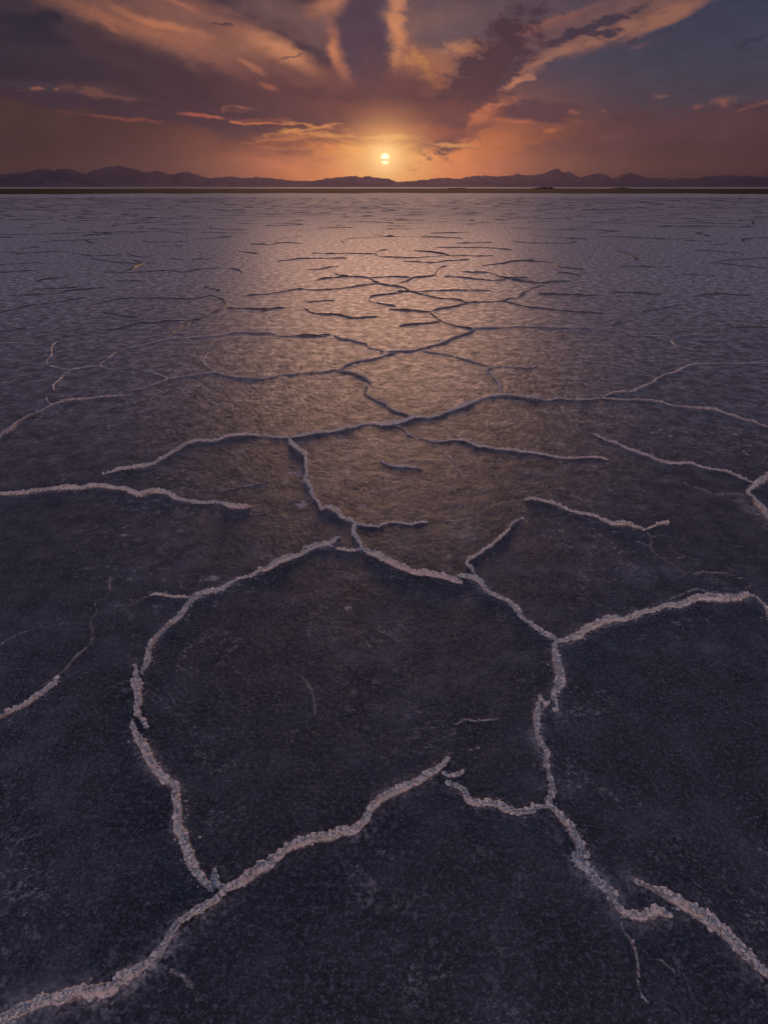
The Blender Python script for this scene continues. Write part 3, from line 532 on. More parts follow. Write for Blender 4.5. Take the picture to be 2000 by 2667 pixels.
('mid_mid',0.05,0.026,-0.35,"-1.12,8.42 -0.98,8.12 -0.79,8.03 -0.59,7.97 -0.49,7.84 -0.38,7.75 -0.23,7.80 -0.06,7.89"),
('mid_mid',0.05,0.026,-0.35,"-1.89,8.36 -1.65,8.42 -1.50,8.48 -1.34,8.50"),
('mid_mid',0.05,0.026,-0.35,"-2.47,14.38 -2.22,14.62 -1.99,14.90 -1.60,14.97 -1.21,14.97 -0.90,15.08"),
('mid_mid',0.05,0.026,-0.35,"-1.90,16.25 -1.46,16.04 -0.96,16.13 -0.58,16.04 -0.25,16.04"),
('mid_mid',0.05,0.026,-0.35,"-0.25,16.04 -0.12,15.34 0.04,15.26 0.36,15.15 0.71,15.08 1.00,15.26 1.29,15.45"),
('mid_mid',0.05,0.026,-0.35,"1.29,15.45 1.67,15.64 2.04,15.64 2.39,15.49 2.74,15.64"),
('mid_mid',0.05,0.026,-0.35,"-0.25,16.04 -0.13,16.81 0.14,17.27"),
('mid_mid',0.05,0.026,-0.35,"0.45,14.28 0.78,14.22 1.11,14.06 1.40,14.38 1.75,14.55 2.04,14.72"),
('mid_mid',0.05,0.026,-0.35,"1.55,12.49 1.87,12.36 2.12,12.32 2.22,11.77"),
('mid_mid',0.05,0.026,-0.35,"2.22,11.77 2.34,11.43 2.60,11.22"),
('mid_mid',0.05,0.026,-0.35,"1.16,11.81 1.46,11.65 1.73,11.39 2.00,11.22 2.26,11.33"),
('mid_far',0.05,0.026,-0.35,"-4.05,18.91 -3.69,18.80 -3.35,18.80"),
('mid_far',0.05,0.026,-0.35,"-3.35,18.80 -3.20,19.37 -2.85,19.37 -2.44,18.91"),
('mid_far',0.05,0.026,-0.35,"1.31,22.17 1.80,21.80 2.26,21.44 2.61,21.09"),
('mid_far',0.05,0.026,-0.35,"1.48,17.85 2.17,17.75 2.81,17.75 3.29,17.37 3.49,16.99"),
('mid_mid',0.05,0.026,-0.35,"-1.16,8.94 -0.98,9.05 -0.74,9.10"),
('mid_mid',0.05,0.026,-0.35,"-1.05,6.73 -0.92,6.75 -0.77,6.73 -0.62,6.79"),
('mid_mid',0.05,0.026,-0.35,"-1.62,12.80 -1.32,12.86 -1.21,13.16 -0.95,13.36"),
('mid_far',0.05,0.026,-0.35,"-1.82,31.13 -1.04,31.58 -0.23,31.13 0.55,30.70"),
('mid_far',0.05,0.026,-0.35,"-2.77,26.50 -2.13,26.93 -1.30,26.93"),
('mid_mid',0.05,0.026,-0.35,"0.19,10.00 0.59,9.97 1.27,10.09 1.80,10.00"),
('mid_far',0.05,0.026,-0.35,"2.23,19.20 2.85,19.37 3.37,19.49"),
('right_mid',0.05,0.026,-0.35,"2.46,9.71 2.68,9.64 2.94,9.64 3.17,9.55 3.43,9.49"),
('right_mid',0.05,0.026,-0.35,"3.73,9.84 3.98,9.80 4.21,9.71 4.42,9.60"),
('right_mid',0.05,0.026,-0.35,"3.53,8.18 3.79,8.32 4.04,8.48 4.34,8.73"),
('right_mid',0.05,0.026,-0.35,"4.73,9.37 5.01,9.52 5.30,9.64 5.53,9.60 5.81,9.49"),
('right_mid',0.05,0.026,-0.35,"2.19,9.67 2.41,10.09 2.62,10.39 2.84,10.63"),
('right_mid',0.05,0.026,-0.35,"2.94,11.02 3.19,11.08 3.45,11.16"),
('mid_mid',0.05,0.026,-0.35,"2.20,11.65 2.37,11.59 2.74,11.59"),
('right_mid',0.05,0.026,-0.35,"2.36,11.22 2.57,11.06 2.76,10.88 2.94,10.92"),
('right_mid',0.05,0.026,-0.35,"3.26,14.28 3.60,14.28 3.80,14.06"),
('right_mid',0.05,0.026,-0.35,"3.80,14.06 3.77,13.25 3.92,13.02 4.14,12.75"),
('right_mid',0.05,0.026,-0.35,"3.50,12.36 3.68,12.19 3.81,11.88"),
('mid_far',0.05,0.026,-0.35,"4.04,19.79 4.46,19.37 4.81,19.20"),
('right_far',0.05,0.026,-0.35,"4.81,19.20 5.21,19.20 5.66,19.20 6.08,19.79"),
('right_far',0.05,0.026,-0.35,"8.98,20.75 9.57,20.75 10.30,20.95"),
('right_far',0.05,0.026,-0.35,"9.54,20.10 10.10,19.97 10.46,19.67"),
('right_far',0.05,0.026,-0.35,"9.69,18.64 10.16,18.80 10.61,19.37"),
('right_mid',0.05,0.026,-0.35,"8.43,16.99 8.72,16.68 9.13,16.46 9.24,16.04"),
('right_mid',0.05,0.026,-0.35,"7.34,13.90 7.88,14.38 8.27,14.62 8.67,14.72 9.12,14.97 9.40,14.97"),
('right_mid',0.05,0.026,-0.35,"7.48,13.90 7.72,13.60 7.92,13.25 8.16,12.89"),
('right_mid',0.05,0.026,-0.35,"5.76,12.00 6.08,12.00 6.43,11.88"),
('right_mid',0.05,0.026,-0.35,"5.07,13.36 5.50,13.30 5.83,13.25 6.16,13.22"),
('right_mid',0.05,0.026,-0.35,"2.80,7.23 2.93,7.43 3.07,7.63"),
('right_far',0.05,0.026,-0.35,"15.11,49.62 16.36,49.62 16.99,48.55"),
('right_far',0.05,0.026,-0.35,"17.76,41.13 18.58,40.63 20.20,41.90"),
('right_far',0.05,0.026,-0.35,"15.94,30.42 16.33,30.14 17.17,30.70"),
('right_far',0.05,0.026,-0.35,"15.24,27.27 15.79,27.27"),
('right_mid',0.05,0.026,-0.35,"4.21,7.12 4.37,7.14 4.70,7.16"),
('left_mid',0.05,0.026,-0.35,"-3.33,7.01 -3.23,7.10 -3.14,7.23 -3.07,7.41 -2.92,7.46 -2.79,7.51 -2.67,7.58 -2.51,7.60"),
('left_mid',0.05,0.026,-0.35,"-2.51,7.60 -2.41,7.68 -2.38,7.89 -2.35,8.12 -2.28,8.36 -2.30,8.73"),
('left_mid',0.05,0.026,-0.35,"-2.30,8.73 -2.43,9.08 -2.60,9.37 -2.75,9.55"),
('left_mid',0.05,0.026,-0.35,"-2.75,9.55 -2.86,9.29 -3.04,9.22 -3.27,9.25 -3.53,9.28 -3.81,9.28"),
('left_mid',0.05,0.026,-0.35,"-3.81,9.28 -4.05,9.19 -4.15,8.96 -4.22,8.77 -4.18,8.48"),
('mid_mid',0.05,0.026,-0.35,"-2.23,8.44 -2.00,8.44 -1.76,8.38 -1.60,8.27"),
('left_mid',0.05,0.026,-0.35,"-2.47,7.55 -2.48,7.23 -2.49,6.96 -2.49,6.67"),
('left_mid',0.05,0.026,-0.35,"-5.27,8.02 -5.24,8.08 -5.20,8.32 -5.14,8.54 -5.05,8.73 -4.91,8.87 -4.82,9.05 -4.74,9.19 -4.64,9.34"),
('left_mid',0.05,0.026,-0.35,"-5.93,9.52 -5.71,9.55 -5.51,9.60 -5.31,9.67"),
('left_mid',0.05,0.026,-0.35,"-5.31,9.67 -5.19,9.97 -4.99,10.17 -4.77,10.35"),
('left_mid',0.05,0.026,-0.35,"-7.73,12.22 -7.68,12.24 -7.52,12.42 -7.34,12.57 -7.17,12.70"),
('left_mid',0.05,0.026,-0.35,"-5.66,12.36 -5.31,12.32 -4.98,12.32 -4.72,12.49 -4.43,12.62 -4.05,12.36"),
('left_mid',0.05,0.026,-0.35,"-4.05,12.36 -3.87,12.75 -3.67,13.02 -3.40,13.02"),
('left_mid',0.05,0.026,-0.35,"-3.25,12.97 -3.03,12.75 -2.82,12.24"),
('left_mid',0.05,0.026,-0.35,"-8.58,13.66 -8.50,13.66 -8.21,13.78 -7.95,13.96 -7.59,13.96"),
('left_mid',0.05,0.026,-0.35,"-9.44,15.96 -9.18,16.25 -8.91,16.55 -8.54,16.68 -8.04,16.25"),
('left_mid',0.05,0.026,-0.35,"-8.04,16.25 -7.51,15.64 -7.14,15.45 -6.85,15.64 -6.62,15.76"),
('left_mid',0.05,0.026,-0.35,"-7.05,14.90 -6.48,14.38 -6.01,14.06 -5.51,13.81 -5.17,13.96"),
('left_far',0.05,0.026,-0.35,"-11.44,24.70 -10.74,23.97 -10.29,24.06 -9.81,24.42 -9.29,24.70"),
('left_far',0.05,0.026,-0.35,"-6.65,18.21 -6.24,18.26 -5.85,18.37"),
('left_far',0.05,0.026,-0.35,"-7.67,19.97 -7.24,19.49 -7.00,19.67"),
('left_far',0.05,0.026,-0.35,"-7.00,19.67 -6.59,19.79 -6.23,19.79"),
('left_far',0.05,0.026,-0.35,"-9.93,20.61 -9.51,20.75 -9.11,21.09"),
('left_mid',0.05,0.026,-0.35,"-10.29,16.55 -10.20,16.55 -9.89,16.46 -9.36,16.04"),
('left_mid',0.05,0.026,-0.35,"-5.18,14.90 -4.67,14.62 -4.31,14.83 -3.97,14.90"),
('mid_mid',0.05,0.026,-0.35,"-3.90,16.68 -3.58,16.38 -3.26,16.04"),
('mid_mid',0.05,0.026,-0.35,"-2.18,9.52 -2.05,9.64 -1.85,9.67"),
('left_mid',0.05,0.026,-0.35,"-4.92,11.12 -4.65,11.12 -4.34,11.08"),
('left_mid',0.05,0.026,-0.35,"-5.87,10.09 -5.66,10.21 -5.42,10.26 -5.24,10.35"),
('left_mid',0.05,0.026,-0.35,"-4.59,6.90 -4.56,6.92 -4.45,7.01 -4.35,7.14"),
('left_mid',0.05,0.026,-0.35,"-3.66,6.47 -3.65,6.63 -3.56,6.73 -3.44,6.83"),
('left_mid',0.05,0.026,-0.35,"-3.86,8.12 -3.66,8.00 -3.45,7.86 -3.21,7.73"),
('left_mid',0.05,0.026,-0.35,"-6.34,11.12 -6.26,11.37 -6.10,11.54 -6.08,11.88"),
('left_far',0.05,0.026,-0.35,"-10.15,17.46 -9.96,17.70 -9.84,17.95"),
('left_mid',0.05,0.026,-0.35,"-6.64,16.04 -6.21,15.45 -5.83,15.19 -5.75,15.64"),
('left_mid',0.05,0.026,-0.35,"-3.10,10.44 -2.91,10.26 -2.70,9.97"),
('left_far',0.05,0.026,-0.35,"-13.50,34.36 -13.17,34.90 -12.82,35.64 -12.44,36.42"),
('left_far',0.05,0.026,-0.35,"-16.21,29.08 -15.96,29.73 -15.77,30.42"),
('left_far',0.05,0.026,-0.35,"-19.04,51.51 -17.48,50.74 -16.96,52.31"),
('left_far',0.05,0.026,-0.35,"-10.14,29.08 -9.63,29.33 -9.15,29.73"),
('left_far',0.05,0.026,-0.35,"-10.66,19.49 -10.51,19.97 -10.10,20.10 -9.80,20.22"),
]
def catmull(P, step):
    P = np.array(P); Q = np.vstack([2 * P[0] - P[1], P, 2 * P[-1] - P[-2]])
    out = []
    for i in range(len(P) - 1):
        a, b, c, d = Q[i:i + 4]; L = np.linalg.norm(c - b); n = max(2, int(L / step)); u = np.linspace(0, 1, n, endpoint=False)[:, None]
        out.append(.5 * ((2 * b) + (c - a) * u + (2 * a - 5 * b + 4 * c - d) * u ** 2 + (3 * b - a - 3 * c + d) * u ** 3))
    out.append(P[-1:]); return np.vstack(out)
ICO_V = []
ph = (1 + 5 ** .5) / 2
for a_, b_ in ((1, ph), (-1, ph), (1, -ph), (-1, -ph)):
    ICO_V += [(0, a_, b_), (a_, b_, 0), (b_, 0, a_)]
ICO_V = np.array(ICO_V) / (1 + ph * ph) ** .5
ICO_F = []
for i in range(12):
    for j in range(i + 1, 12):
        for k in range(j + 1, 12):
            if max(np.linalg.norm(ICO_V[i] - ICO_V[j]), np.linalg.norm(ICO_V[i] - ICO_V[k]), np.linalg.norm(ICO_V[k] - ICO_V[j])) < 1.1:
                nrm = np.cross(ICO_V[j] - ICO_V[i], ICO_V[k] - ICO_V[i])
                ICO_F.append((i, j, k) if nrm @ ICO_V[i] > 0 else (i, k, j))
ICO_F = np.array(ICO_F, np.int32)

def ground_h(x, y):
    r = np.hypot(x, y)
    big = fbm(x * .9, y * .9, 3, 3) * .003
    mid = fbm(x * 9, y * 9, 21, 3) * .0012
    peb = (.5 - np.abs(fbm(x * 24, y * 24, 47, 4, .66))) * .0085 * np.clip((r - 1.6) / 3.5, .06, 1) * np.clip(1 - (r - 14) / 20, 0, 1)
    fine = fbm(x * 80, y * 80, 41, 2) * .0018
    return peb + (big * np.clip(1 - (r - 25) / 25, 0, 1) + mid * np.clip(1 - (r - 12) / 12, 0, 1) + fine * np.clip(1 - (r - 4) / 4, 0, 1))

samples = []        # points along every ridge, for the salt dusting of the ground
ZL = {'left': 'left of the sun glow', 'mid': 'in the sun glow', 'right': 'right of the sun glow'}
def build_ridge(label, w, h, white, pstr, ri):
    P = [tuple(map(float, q.split(','))) for q in pstr.split()]
    w *= .58
    dist = min(math.hypot(*p) for p in P); near = dist < 5.0
    faint = False
    white *= 1 if dist < 2.6 else (.85 if dist < 4 else .58)
    if h <= .0125 and white <= .75 and near: w *= .62; h *= .36; white *= .5; faint = True
    h *= .80 if dist < 3 else (.50 if dist < 6 else (.62 if dist < 10 else .78)); w *= 1 if dist < 6 else .8
    step = .004 if dist < 1.6 else (.006 if dist < 3 else (.012 if dist < 6 else (.03 if dist < 12 else .06)))
    C = catmull(P, step); n = len(C)
    d = np.gradient(C, axis=0); L = np.linalg.norm(d, axis=1, keepdims=True); d = d / np.maximum(L, 1e-6)
    nr = np.stack([-d[:, 1], d[:, 0]], 1); s = np.concatenate([[0], np.cumsum(np.linalg.norm(np.diff(C, axis=0), axis=1))]); T = s[-1]
    # natural wander of the crest
    wob = fbm(s * 6, s * 0 + ri * 3.1, 90, 4, .6) * max(w * .75, .022) + fbm(s * 40, s * 0 + ri * 1.7, 95, 2) * w * .22
    end = np.clip(np.minimum(s, T - s) / min(max(w * (1.2 if T < .25 else 3.2), 1e-3), T * .3), 0, 1)
    C = C + nr * (wob * end)[:, None]
    hh = h * (.80 + (1.3 if dist < 5 else .7) * fbm(s * 5, s * 0 + ri * 2.3, 70, 4, .6)) * (.30 + .70 * end ** .8)
    if h < .006: hh = hh * np.clip(.55 + 2.6 * fbm(s * 9, s * 0 + ri * 7.7, 75, 3), 0, 1.3)
    ww = w * (.92 + (1.2 if dist < 5 else .5) * fbm(s * 4, s * 0 + ri * 5.1, 80, 4, .6)) * (.45 + .55 * end)
    m = 15 if near else (11 if dist < 12 else 7)
    u = np.linspace(-1.45, 1.45, m)
    prof = np.maximum(np.exp(-(np.abs(u) / .62) ** 2.4) - .004, 0)
    XY = C[:, None, :] + nr[:, None, :] * (u[None, :] * ww[:, None] * .5)[:, :, None]
    Z = hh[:, None] * prof[None, :]
    X, Y = XY[..., 0], XY[..., 1]
    amp = np.clip(h * .34, 0, .010) * (.25 + prof[None, :])
    if dist < 12:
        f = 150 if near else 60
        lump = 1 - 2.2 * np.abs(fbm(X * f, Y * f, 31, 2))
        Z = Z + amp * (lump - .45) + amp * .9 * fbm(X * 40, Y * 40, 33, 3)
    else:
        Z = Z + amp * 1.2 * fbm(X * 8, Y * 8, 33, 3)
    edge = (np.abs(u) > 1.4)
    Z = Z + ground_h(X, Y)
    Z[:, edge] = ground_h(X, Y)[:, edge] - .006
    WA = np.clip(white * (prof[None, :] ** .8) * (1.0 + .6 * fbm(X * 12, Y * 12, 51, 3)), -.5, 1)
    V = np.stack([X, Y, Z], -1).reshape(-1, 3); Q = grid_quads(n, m); A = WA.ravel(); Tn = None
    if near:
        N = int(T * (2000 if dist < 2 else 1200) * (w / .042) * (.5 + .5 * max(white, 0)) * (.25 if faint else 1.0))
        ii = rng.integers(0, n, N); lat = np.clip(rng.normal(0, .30, N), -1.5, 1.5)
        stray = rng.random(N) < .13; lat = np.where(stray, rng.normal(0, 1.0, N), lat)
        r = np.clip(rng.lognormal(math.log(.0032 if dist < 2 else .0037), .45, N), .0012, .0085) * (.75 + .25 * min(1, h / .02))
        r = np.where(np.abs(lat) > 1, r * .62, r)
        cx = C[ii] + nr[ii] * (lat * ww[ii] * .5)[:, None]
        zz = hh[ii] * np.exp(-(np.abs(lat) / .62) ** 2.4) + ground_h(cx[:, 0], cx[:, 1]) + r * rng.uniform(-.1, .75, N)
        cen = np.concatenate([cx, zz[:, None]], 1)
        sc = r[:, None, None] * (1 + .30 * rng.standard_normal((N, 12, 1))) * np.array([1, 1, .85])
        ang = rng.random(N) * 6.28; ca, sa = np.cos(ang)[:, None], np.sin(ang)[:, None]
        I = np.stack([ICO_V[None, :, 0] * ca - ICO_V[None, :, 1] * sa, ICO_V[None, :, 0] * sa + ICO_V[None, :, 1] * ca, np.repeat(ICO_V[None, :, 2], N, 0)], -1)
        GV = (cen[:, None, :] + I * sc).reshape(-1, 3)
        Tn = (ICO_F[None] + (len(V) + 12 * np.arange(N))[:, None, None]).reshape(-1, 3).astype(np.int32)
        ga = np.repeat(np.clip(white * (1.0 - .28 * np.abs(lat)) * rng.uniform(.60, 1.35, N), 0, 1), 12)
        V = np.vstack([V, GV]); A = np.concatenate([A, ga])
    c0 = C[n // 2]; V = V - np.array([c0[0], c0[1], 0])
    o = mesh_obj('salt_ridge', V, Q, Tn, m_ridge, True, {'white': A})
    o.location = (c0[0], c0[1], 0)
    if ' ' in label: tag(o, label, 'salt ridge', 'salt ridges on the near salt flat')
    else:
        side, far = label.split('_')
        tag(o, ('thin dark salt ridge near the horizon, ' if far == 'far' else 'low salt ridge beyond the middle polygons, ') + ZL[side], 'salt ridge', ('far ' if far == 'far' else 'middle ') + 'salt ridges ' + ZL[side])
    k = max(1, int(.02 / step)); samples.append(np.column_stack([C[::k], np.full(len(C[::k]), max(white, 0) * h / .03), np.full(len(C[::k]), w)]))
for ri, (lab, w, h, wh, ps) in enumerate(RIDGES): build_ridge(lab, w, h, wh, ps, ri)
SP = np.vstack(samples)

# far crust: countless broken low ridges that run together towards the shore of the flat
VV, QQ, off = [], [], 0
cell = 1.5; segs = []
def knot(i, j, k):          # corners of an uneven honeycomb
    cx = cell * 1.732 * (i + .5 * (j & 1)); cy = cell * 1.5 * j + (cell if k else 0) * .98 - cell * .5
    cx += (0 if k == 0 else 0)
    g = np.random.default_rng((i + 500) * 4001 + (j + 10) * 7 + k); return cx + g.normal(0, .42), cy + g.normal(0, .42)
for j in range(5, 64):
    for i in range(-44, 45):
        p = knot(i, j, 0); q = knot(i, j, 1); segs.append((p, q))
        s0 = j + 1; i2 = i if (j & 1) == 0 else i + 1
        segs.append((q, knot(i2 - 1, s0, 0))); segs.append((q, knot(i2, s0, 0)))
for (p, q) in segs:
    my = (p[1] + q[1]) / 2; mx = (p[0] + q[0]) / 2
    if my < 13 or my > 105 or abs(mx) > .72 * my + 1: continue
    if rng.random() > (.12 if my < 20 else (.45 if my < 30 else .72)): continue
    d_ = np.array(q) - np.array(p); L = np.hypot(*d_)
    if L < .3 or L > 4: continue
    n = 12; u_ = np.linspace(0, 1, n); nn = np.array([-d_[1], d_[0]]) / L
    bend = rng.normal(0, .10) * L * np.sin(u_ * math.pi) + .22 * fbm(u_ * 3, u_ * 0 + off * .013, 61, 2) * np.sin(u_ * math.pi)
    px = p[0] + d_[0] * u_ + nn[0] * bend; py = p[1] + d_[1] * u_ + nn[1] * bend
    hgt = rng.uniform(.006, .034) * (.35 + np.abs(fbm(u_ * 2.2, u_ * 0 + off * .01, 63, 2)) * 2.2) * np.sin(np.linspace(.15, 3.0, n)) ** .5
    wd = rng.uniform(.03, .06) * (1 + my / 70)
    pr = np.array([-.2, .55, 1, .55, -.2]); uu = np.array([-1, -.45, 0, .45, 1])
    X = px[:, None] + nn[0] * uu * wd; Y = py[:, None] + nn[1] * uu * wd
    VV.append(np.stack([X, Y, hgt[:, None] * pr + ground_h(X, Y)], -1).reshape(-1, 3)); QQ.append(grid_quads(n, 5) + off); off += n * 5
V = np.vstack(VV)
o = mesh_obj('broken_crust', V, np.vstack(QQ), None, m_ridge, True, {'white': np.full(len(V), -.2)})  # whole crust coloured dark in place of its shaded fronts
tag(o, 'broken low crust of salt thinning out towards the horizon', 'salt crust', kind='stuff')

PATCHES = [
(0.908,5.206,0.039,0.048), (0.940,4.687,0.033,0.044), (0.048,3.967,0.054,0.030), (-0.071,3.954,0.048,0.020), (0.557,4.317,0.051,0.039), (-0.527,3.094,0.059,0.032), (0.131,3.200,0.040,0.021), (0.628,3.598,0.050,0.034), (-0.122,2.689,0.018,0.013), (-0.586,2.820,0.020,0.016), (0.447,3.153,0.020,0.021), (-0.158,4.079,0.032,0.025), (-0.603,3.927,0.028,0.033), (-0.394,4.643,0.030,0.030), (0.511,3.228,0.024,0.019), (1.754,4.242,0.040,0.030), (2.062,3.800,0.030,0.028), (1.907,4.021,0.022,0.021), (1.189,3.550,0.020,0.025), (0.961,3.578,0.026,0.023), (1.652,3.002,0.057,0.017), (1.937,2.820,0.064,0.023), (1.981,2.671,0.052,0.091), (0.254,2.070,0.036,0.017), (0.031,2.192,0.030,0.016), (-0.146,1.833,0.011,0.010), (-0.243,1.836,0.017,0.005), (0.506,2.292,0.009,0.007), (-0.449,2.704,0.026,0.026), (-0.763,2.028,0.036,0.017), (-0.668,1.987,0.042,0.009), (-1.244,3.135,0.030,0.018), (-1.289,4.205,0.028,0.022), (-1.764,4.062,0.029,0.024)
]
# ------------------------------------------------------------------ ground: one sheet, finer where one can see the grains
ra = np.concatenate([.02 * (.34 / .02) ** (np.arange(24) / 24), .34 * 1.0042 ** np.arange(1060)])
ra = np.concatenate([ra, ra[-1] * 1.02 ** np.arange(1, 150)]); ra = ra[ra < 500]
ra = np.concatenate([ra, ra[-1] * 1.12 ** np.arange(1, 40)]); ra = ra[ra < 11300]
th = np.concatenate([np.linspace(-64, 64, 1000), np.linspace(64, 296, 90)[1:-1]])
th = np.radians(90 - th); nc = len(th); nr_ = len(ra)
X = ra[:, None] * np.cos(th); Y = ra[:, None] * np.sin(th)
Z = ground_h(X, Y)
# salt dust and a slight swelling of the ground beside the ridges
saltv = np.zeros_like(X); up = np.zeros_like(X)
order = np.argsort(-th) if False else None
thd = 90 - np.degrees(th)
for x, y, wgt, w in SP:
    r0 = math.hypot(x, y)
    if r0 > 16: continue
    R_ = w * 2.6; i0, i1 = np.searchsorted(ra, (r0 - R_, r0 + R_)); a0 = math.degrees(math.atan2(x, y)); da = math.degrees(R_ / r0) + .2
    j0 = int(max(0, (a0 - da + 64) / 128 * 999)); j1 = int(min(1000, (a0 + da + 64) / 128 * 999 + 2))
    if i1 <= i0 or j1 <= j0: continue
    D = np.hypot(X[i0:i1, j0:j1] - x, Y[i0:i1, j0:j1] - y)
    np.maximum(saltv[i0:i1, j0:j1], min(1, wgt * 1.1) * np.exp(-(D / (w * 1.0)) ** 2), out=saltv[i0:i1, j0:j1])
    np.maximum(up[i0:i1, j0:j1], np.exp(-(D / (w * 1.1)) ** 2) * min(1, wgt), out=up[i0:i1, j0:j1])
Z = Z + up * .004
for px_, py_, rx_, ry_ in PATCHES:      # pale crystal blooms beside the ridges and on the plates
    D = np.hypot((X - px_) / rx_, (Y - py_) / ry_)
    np.maximum(saltv, np.clip(1.5 - D * 1.1 + 1.6 * fbm(X * 16, Y * 16, 141, 4, .6), 0, 1) * (D < 2.0), out=saltv)
saltv *= np.clip(.55 + 1.4 * fbm(X * 7, Y * 7, 131, 3), 0, 1)
V = np.stack([X, Y, Z], -1).reshape(-1, 3)
Q = grid_quads(nr_, nc, True)[:, ::-1]
V = np.vstack([V, [[0, 0, float(Z[0].mean())]]]); c = len(V) - 1
Tn = np.array([(c, (j + 1) % nc, j) for j in range(nc)], np.int32)
o = mesh_obj('ground', V, Q, Tn, m_ground, True, {'salt': np.append(saltv.ravel(), 0)})
tag(o, kind='structure')

# ------------------------------------------------------------------ dark mud beyond the salt, and the mounds on it
n = 140; a = np.linspace(-1.1, 1.1, n)
r0 = 182 + 16 * fbm(a * 20, a * 0, 201, 4); rows = []
for k, q in enumerate((0, .02, .5, 1.0)):
    rr_ = r0 + (780 + 80 * fbm(a * 15, a * 0 + 9, 205, 3) - r0) * q
    rows.append(np.stack([np.sin(a) * rr_, np.cos(a) * rr_, np.full(n, (.0, .05, .09, .03)[k])], -1))
o = mesh_obj('mud_flat', np.array(rows).reshape(-1, 3), grid_quads(4, n)[:, ::-1], None, m_mud); tag(o, kind='structure')
def mound(azm, dist, L, h, label):
    nu, nv = 40, 14; u = np.linspace(-1, 1, nu); v = np.linspace(-1, 1, nv); U, VV_ = np.meshgrid(u, v)
    Zm = .55 * h * np.clip(1 - U ** 2, 0, 1) ** .7 * np.clip(1 - VV_ ** 2, 0, 1) * (.8 + .9 * fbm(U * 4 + azm * 99, VV_ * 2, 207, 3)) + .06
    o = mesh_obj('earth_mound', np.stack([U * L / 2, VV_ * L / 3, Zm], -1).reshape(-1, 3), grid_quads(nv, nu), None, m_mud)
    o.location = (math.sin(azm) * dist, math.cos(azm) * dist, 0); o.rotation_euler = (0, 0, -azm)
    tag(o, label, 'earth mound', 'earth mounds on the far mud flat')
mound(.2405, 600, 22, 2.4, "low dark mound on the far mud, highest of the mounds")
mound(.1055, 560, 14, 1.2, "small dark hummock on the far mud, nearest to the sun")
mound(.1180, 560, 12, 1.6, "small dark hummock with a steep right end on the far mud, second nearest the sun")
mound(.3480, 700, 22, 1.3, "long flat dark hummock on the far mud, furthest right of the mounds")

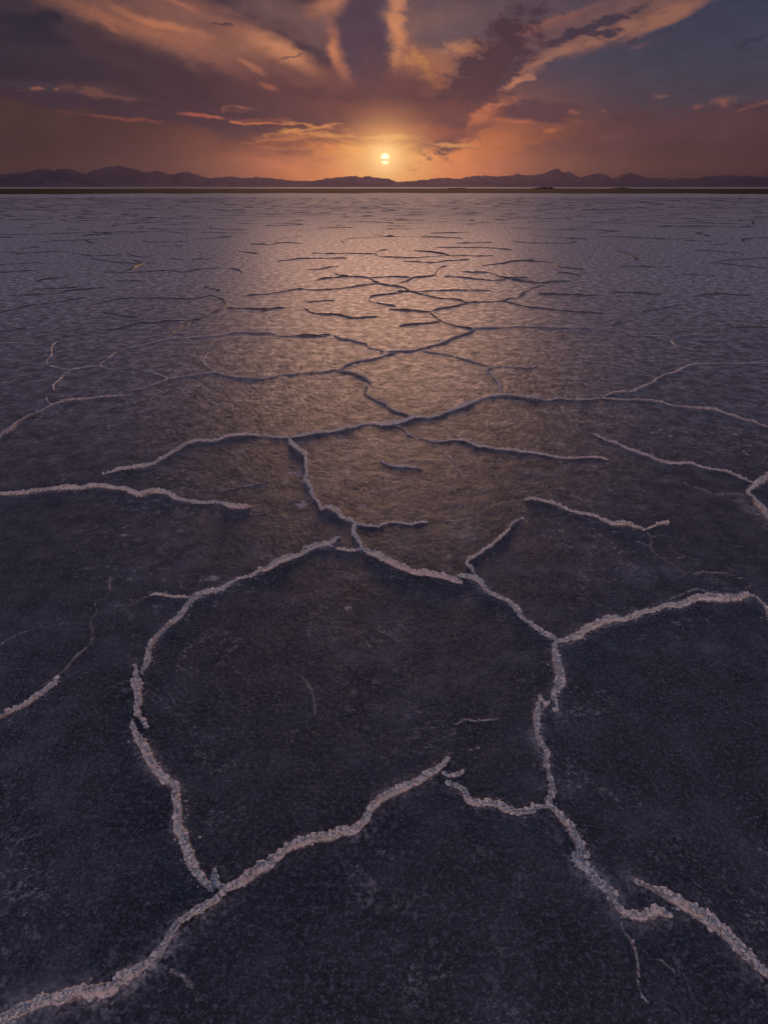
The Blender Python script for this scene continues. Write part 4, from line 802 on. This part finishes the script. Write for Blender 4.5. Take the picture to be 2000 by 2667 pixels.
# ------------------------------------------------------------------ mountains
RANGES = [
('pale far left range',9800,"-0.6114,0.00677 -0.5695,0.01124 -0.5470,0.01312 -0.5257,0.01503 -0.5148,0.01653 -0.5058,0.01661 -0.4919,0.02151 -0.4808,0.02217 -0.4678,0.02285 -0.4591,0.02044 -0.4466,0.01749 -0.4307,0.01212 -0.4093,0.00290 -0.3980,-0.00011"),
('rounded dark left hills',7200,"-0.6262,0.00917 -0.5789,0.00777 -0.5527,0.01136 -0.5267,0.01153 -0.5190,0.01404 -0.5078,0.01607 -0.4959,0.01351 -0.4840,0.01716 -0.4650,0.01931 -0.4513,0.02142 -0.4399,0.02154 -0.4327,0.01979 -0.4224,0.01401 -0.4117,0.00981 -0.3964,0.00669 -0.3886,0.00558 -0.3711,0.00199 -0.3571,-0.00011"),
('left range',8600,"-0.4529,-0.00011 -0.4388,0.01024 -0.4255,0.01766 -0.4147,0.02197 -0.4025,0.02392 -0.3885,0.02443 -0.3782,0.02583 -0.3723,0.02515 -0.3668,0.02278 -0.3587,0.02229 -0.3488,0.02049 -0.3384,0.02113 -0.3319,0.02250 -0.3260,0.02027 -0.3159,0.01805 -0.3032,0.01755 -0.2943,0.01990 -0.2858,0.01957 -0.2775,0.01710 -0.2648,0.01483 -0.2520,0.01272 -0.2365,0.01258 -0.2119,0.01304 -0.1897,0.01270 -0.1815,0.01235 -0.1722,0.01278 -0.1491,0.01140 -0.1306,0.00877 -0.1047,0.00839 -0.0789,0.00283 -0.0551,-0.00028"),
('left foothills',6300,"-0.5799,0.00436 -0.5290,0.00361 -0.5072,0.00545 -0.4921,0.00729 -0.4750,0.00952 -0.4643,0.00721 -0.4546,0.00834 -0.4477,0.00562 -0.4366,0.00342 -0.4137,0.00102 -0.3854,0.00198 -0.3623,0.00449 -0.3558,0.00641 -0.3436,0.00471 -0.3242,0.00706 -0.3120,0.00379 -0.2823,0.00107 -0.2494,-0.00012"),
('central range',8200,"-0.1618,-0.00028 -0.1309,0.00487 -0.1046,0.00900 -0.0832,0.01210 -0.0642,0.01253 -0.0546,0.01418 -0.0427,0.01582 -0.0332,0.01317 -0.0213,0.01461 -0.0070,0.01214 0.0049,0.01173 0.0216,0.00843 0.0336,0.00946 0.0455,0.00904 0.0550,0.01007 0.0693,0.00965 0.0883,0.00840 0.1170,0.00488 0.1479,0.00013"),
('right range',8900,"0.0289,0.00013 0.0527,0.00698 0.0692,0.01047 0.0881,0.01251 0.0999,0.01249 0.1189,0.01104 0.1352,0.01244 0.1538,0.01363 0.1676,0.01501 0.1816,0.01397 0.1895,0.01410 0.1982,0.01664 0.2119,0.01541 0.2252,0.01635 0.2361,0.01729 0.2465,0.02211 0.2527,0.02459 0.2570,0.02514 0.2641,0.02124 0.2729,0.02061 0.2796,0.01883 0.2889,0.01511 0.3038,0.01562 0.3163,0.01709 0.3250,0.01551 0.3361,0.01221 0.3457,0.01635 0.3555,0.01893 0.3641,0.01680 0.3752,0.01279 0.3874,0.01235 0.3957,0.01082 0.4146,0.00663 0.4352,0.00194 0.4550,-0.00011"),
('far right tableland',9900,"0.0648,0.00283 0.1001,0.00962 0.1351,0.01448 0.1583,0.01524 0.1861,0.01476 0.2124,0.01106 0.2789,0.00990 0.3427,0.01066 0.3955,0.01194 0.4232,0.01161 0.4425,0.01187 0.4613,0.01249 0.4832,0.01396 0.4978,0.01368 0.5260,0.01416 0.5506,0.01309 0.5845,0.01113 0.6336,0.00584 0.6656,-0.00009"),
]
for k, (name, D, ps) in enumerate(RANGES):
    P = np.array([tuple(map(float, q.split(','))) for q in ps.split()])
    nu = 520; azs = np.linspace(P[0, 0], P[-1, 0], nu); e = np.interp(azs, P[:, 0], P[:, 1])
    xs = azs * D
    jag = (fbm(xs / 150, xs * 0 + k, 301, 6, .66)) * .0030 * np.clip(e / .015, 0, 1)
    Hh = np.maximum(e + jag, .0002) * D
    nv = 36; q = np.linspace(-1, 1, nv); rows = []
    for i, qq in enumerate(q):
        depth = 900 * qq + 900 * .0
        f = (1 - abs(qq)) ** 1.25
        sp = fbm(xs / 260 + qq * .8, xs * 0 + qq * 3 + k, 311, 5, .55)
        z = Hh * f * (1 + 1.1 * sp * min(1, abs(qq) * 4)) - 3
        z = np.minimum(z, Hh * (1 - .25 * abs(qq)))
        r_ = D + depth
        rows.append(np.stack([np.sin(azs) * r_, np.cos(azs) * r_, z], -1))
    o = mesh_obj('mountains', np.array(rows).reshape(-1, 3), grid_quads(nv, nu)[:, ::-1], None, m_rock, False)
    tag(o, kind='structure')

# ------------------------------------------------------------------ air
if HAZE > 0:
    m, t, o_ = mat_new('haze')
    v = t.node('ShaderNodeVolumePrincipled'); v.inputs['Density'].default_value = HAZE
    v.inputs['Color'].default_value = (.28, .225, .31, 1); v.inputs['Anisotropy'].default_value = .74
    t.l.new(v.outputs[0], o_.inputs['Volume'])
    bx = np.array([(x, y, z) for z in (-8, 360) for y in (-11600, 11600) for x in (-11600, 11600)], float)
    q = np.array([(0, 2, 3, 1), (4, 5, 7, 6), (0, 1, 5, 4), (2, 6, 7, 3), (0, 4, 6, 2), (1, 3, 7, 5)], np.int32)
    o = mesh_obj('haze', bx, q, None, m, False); tag(o, kind='stuff')
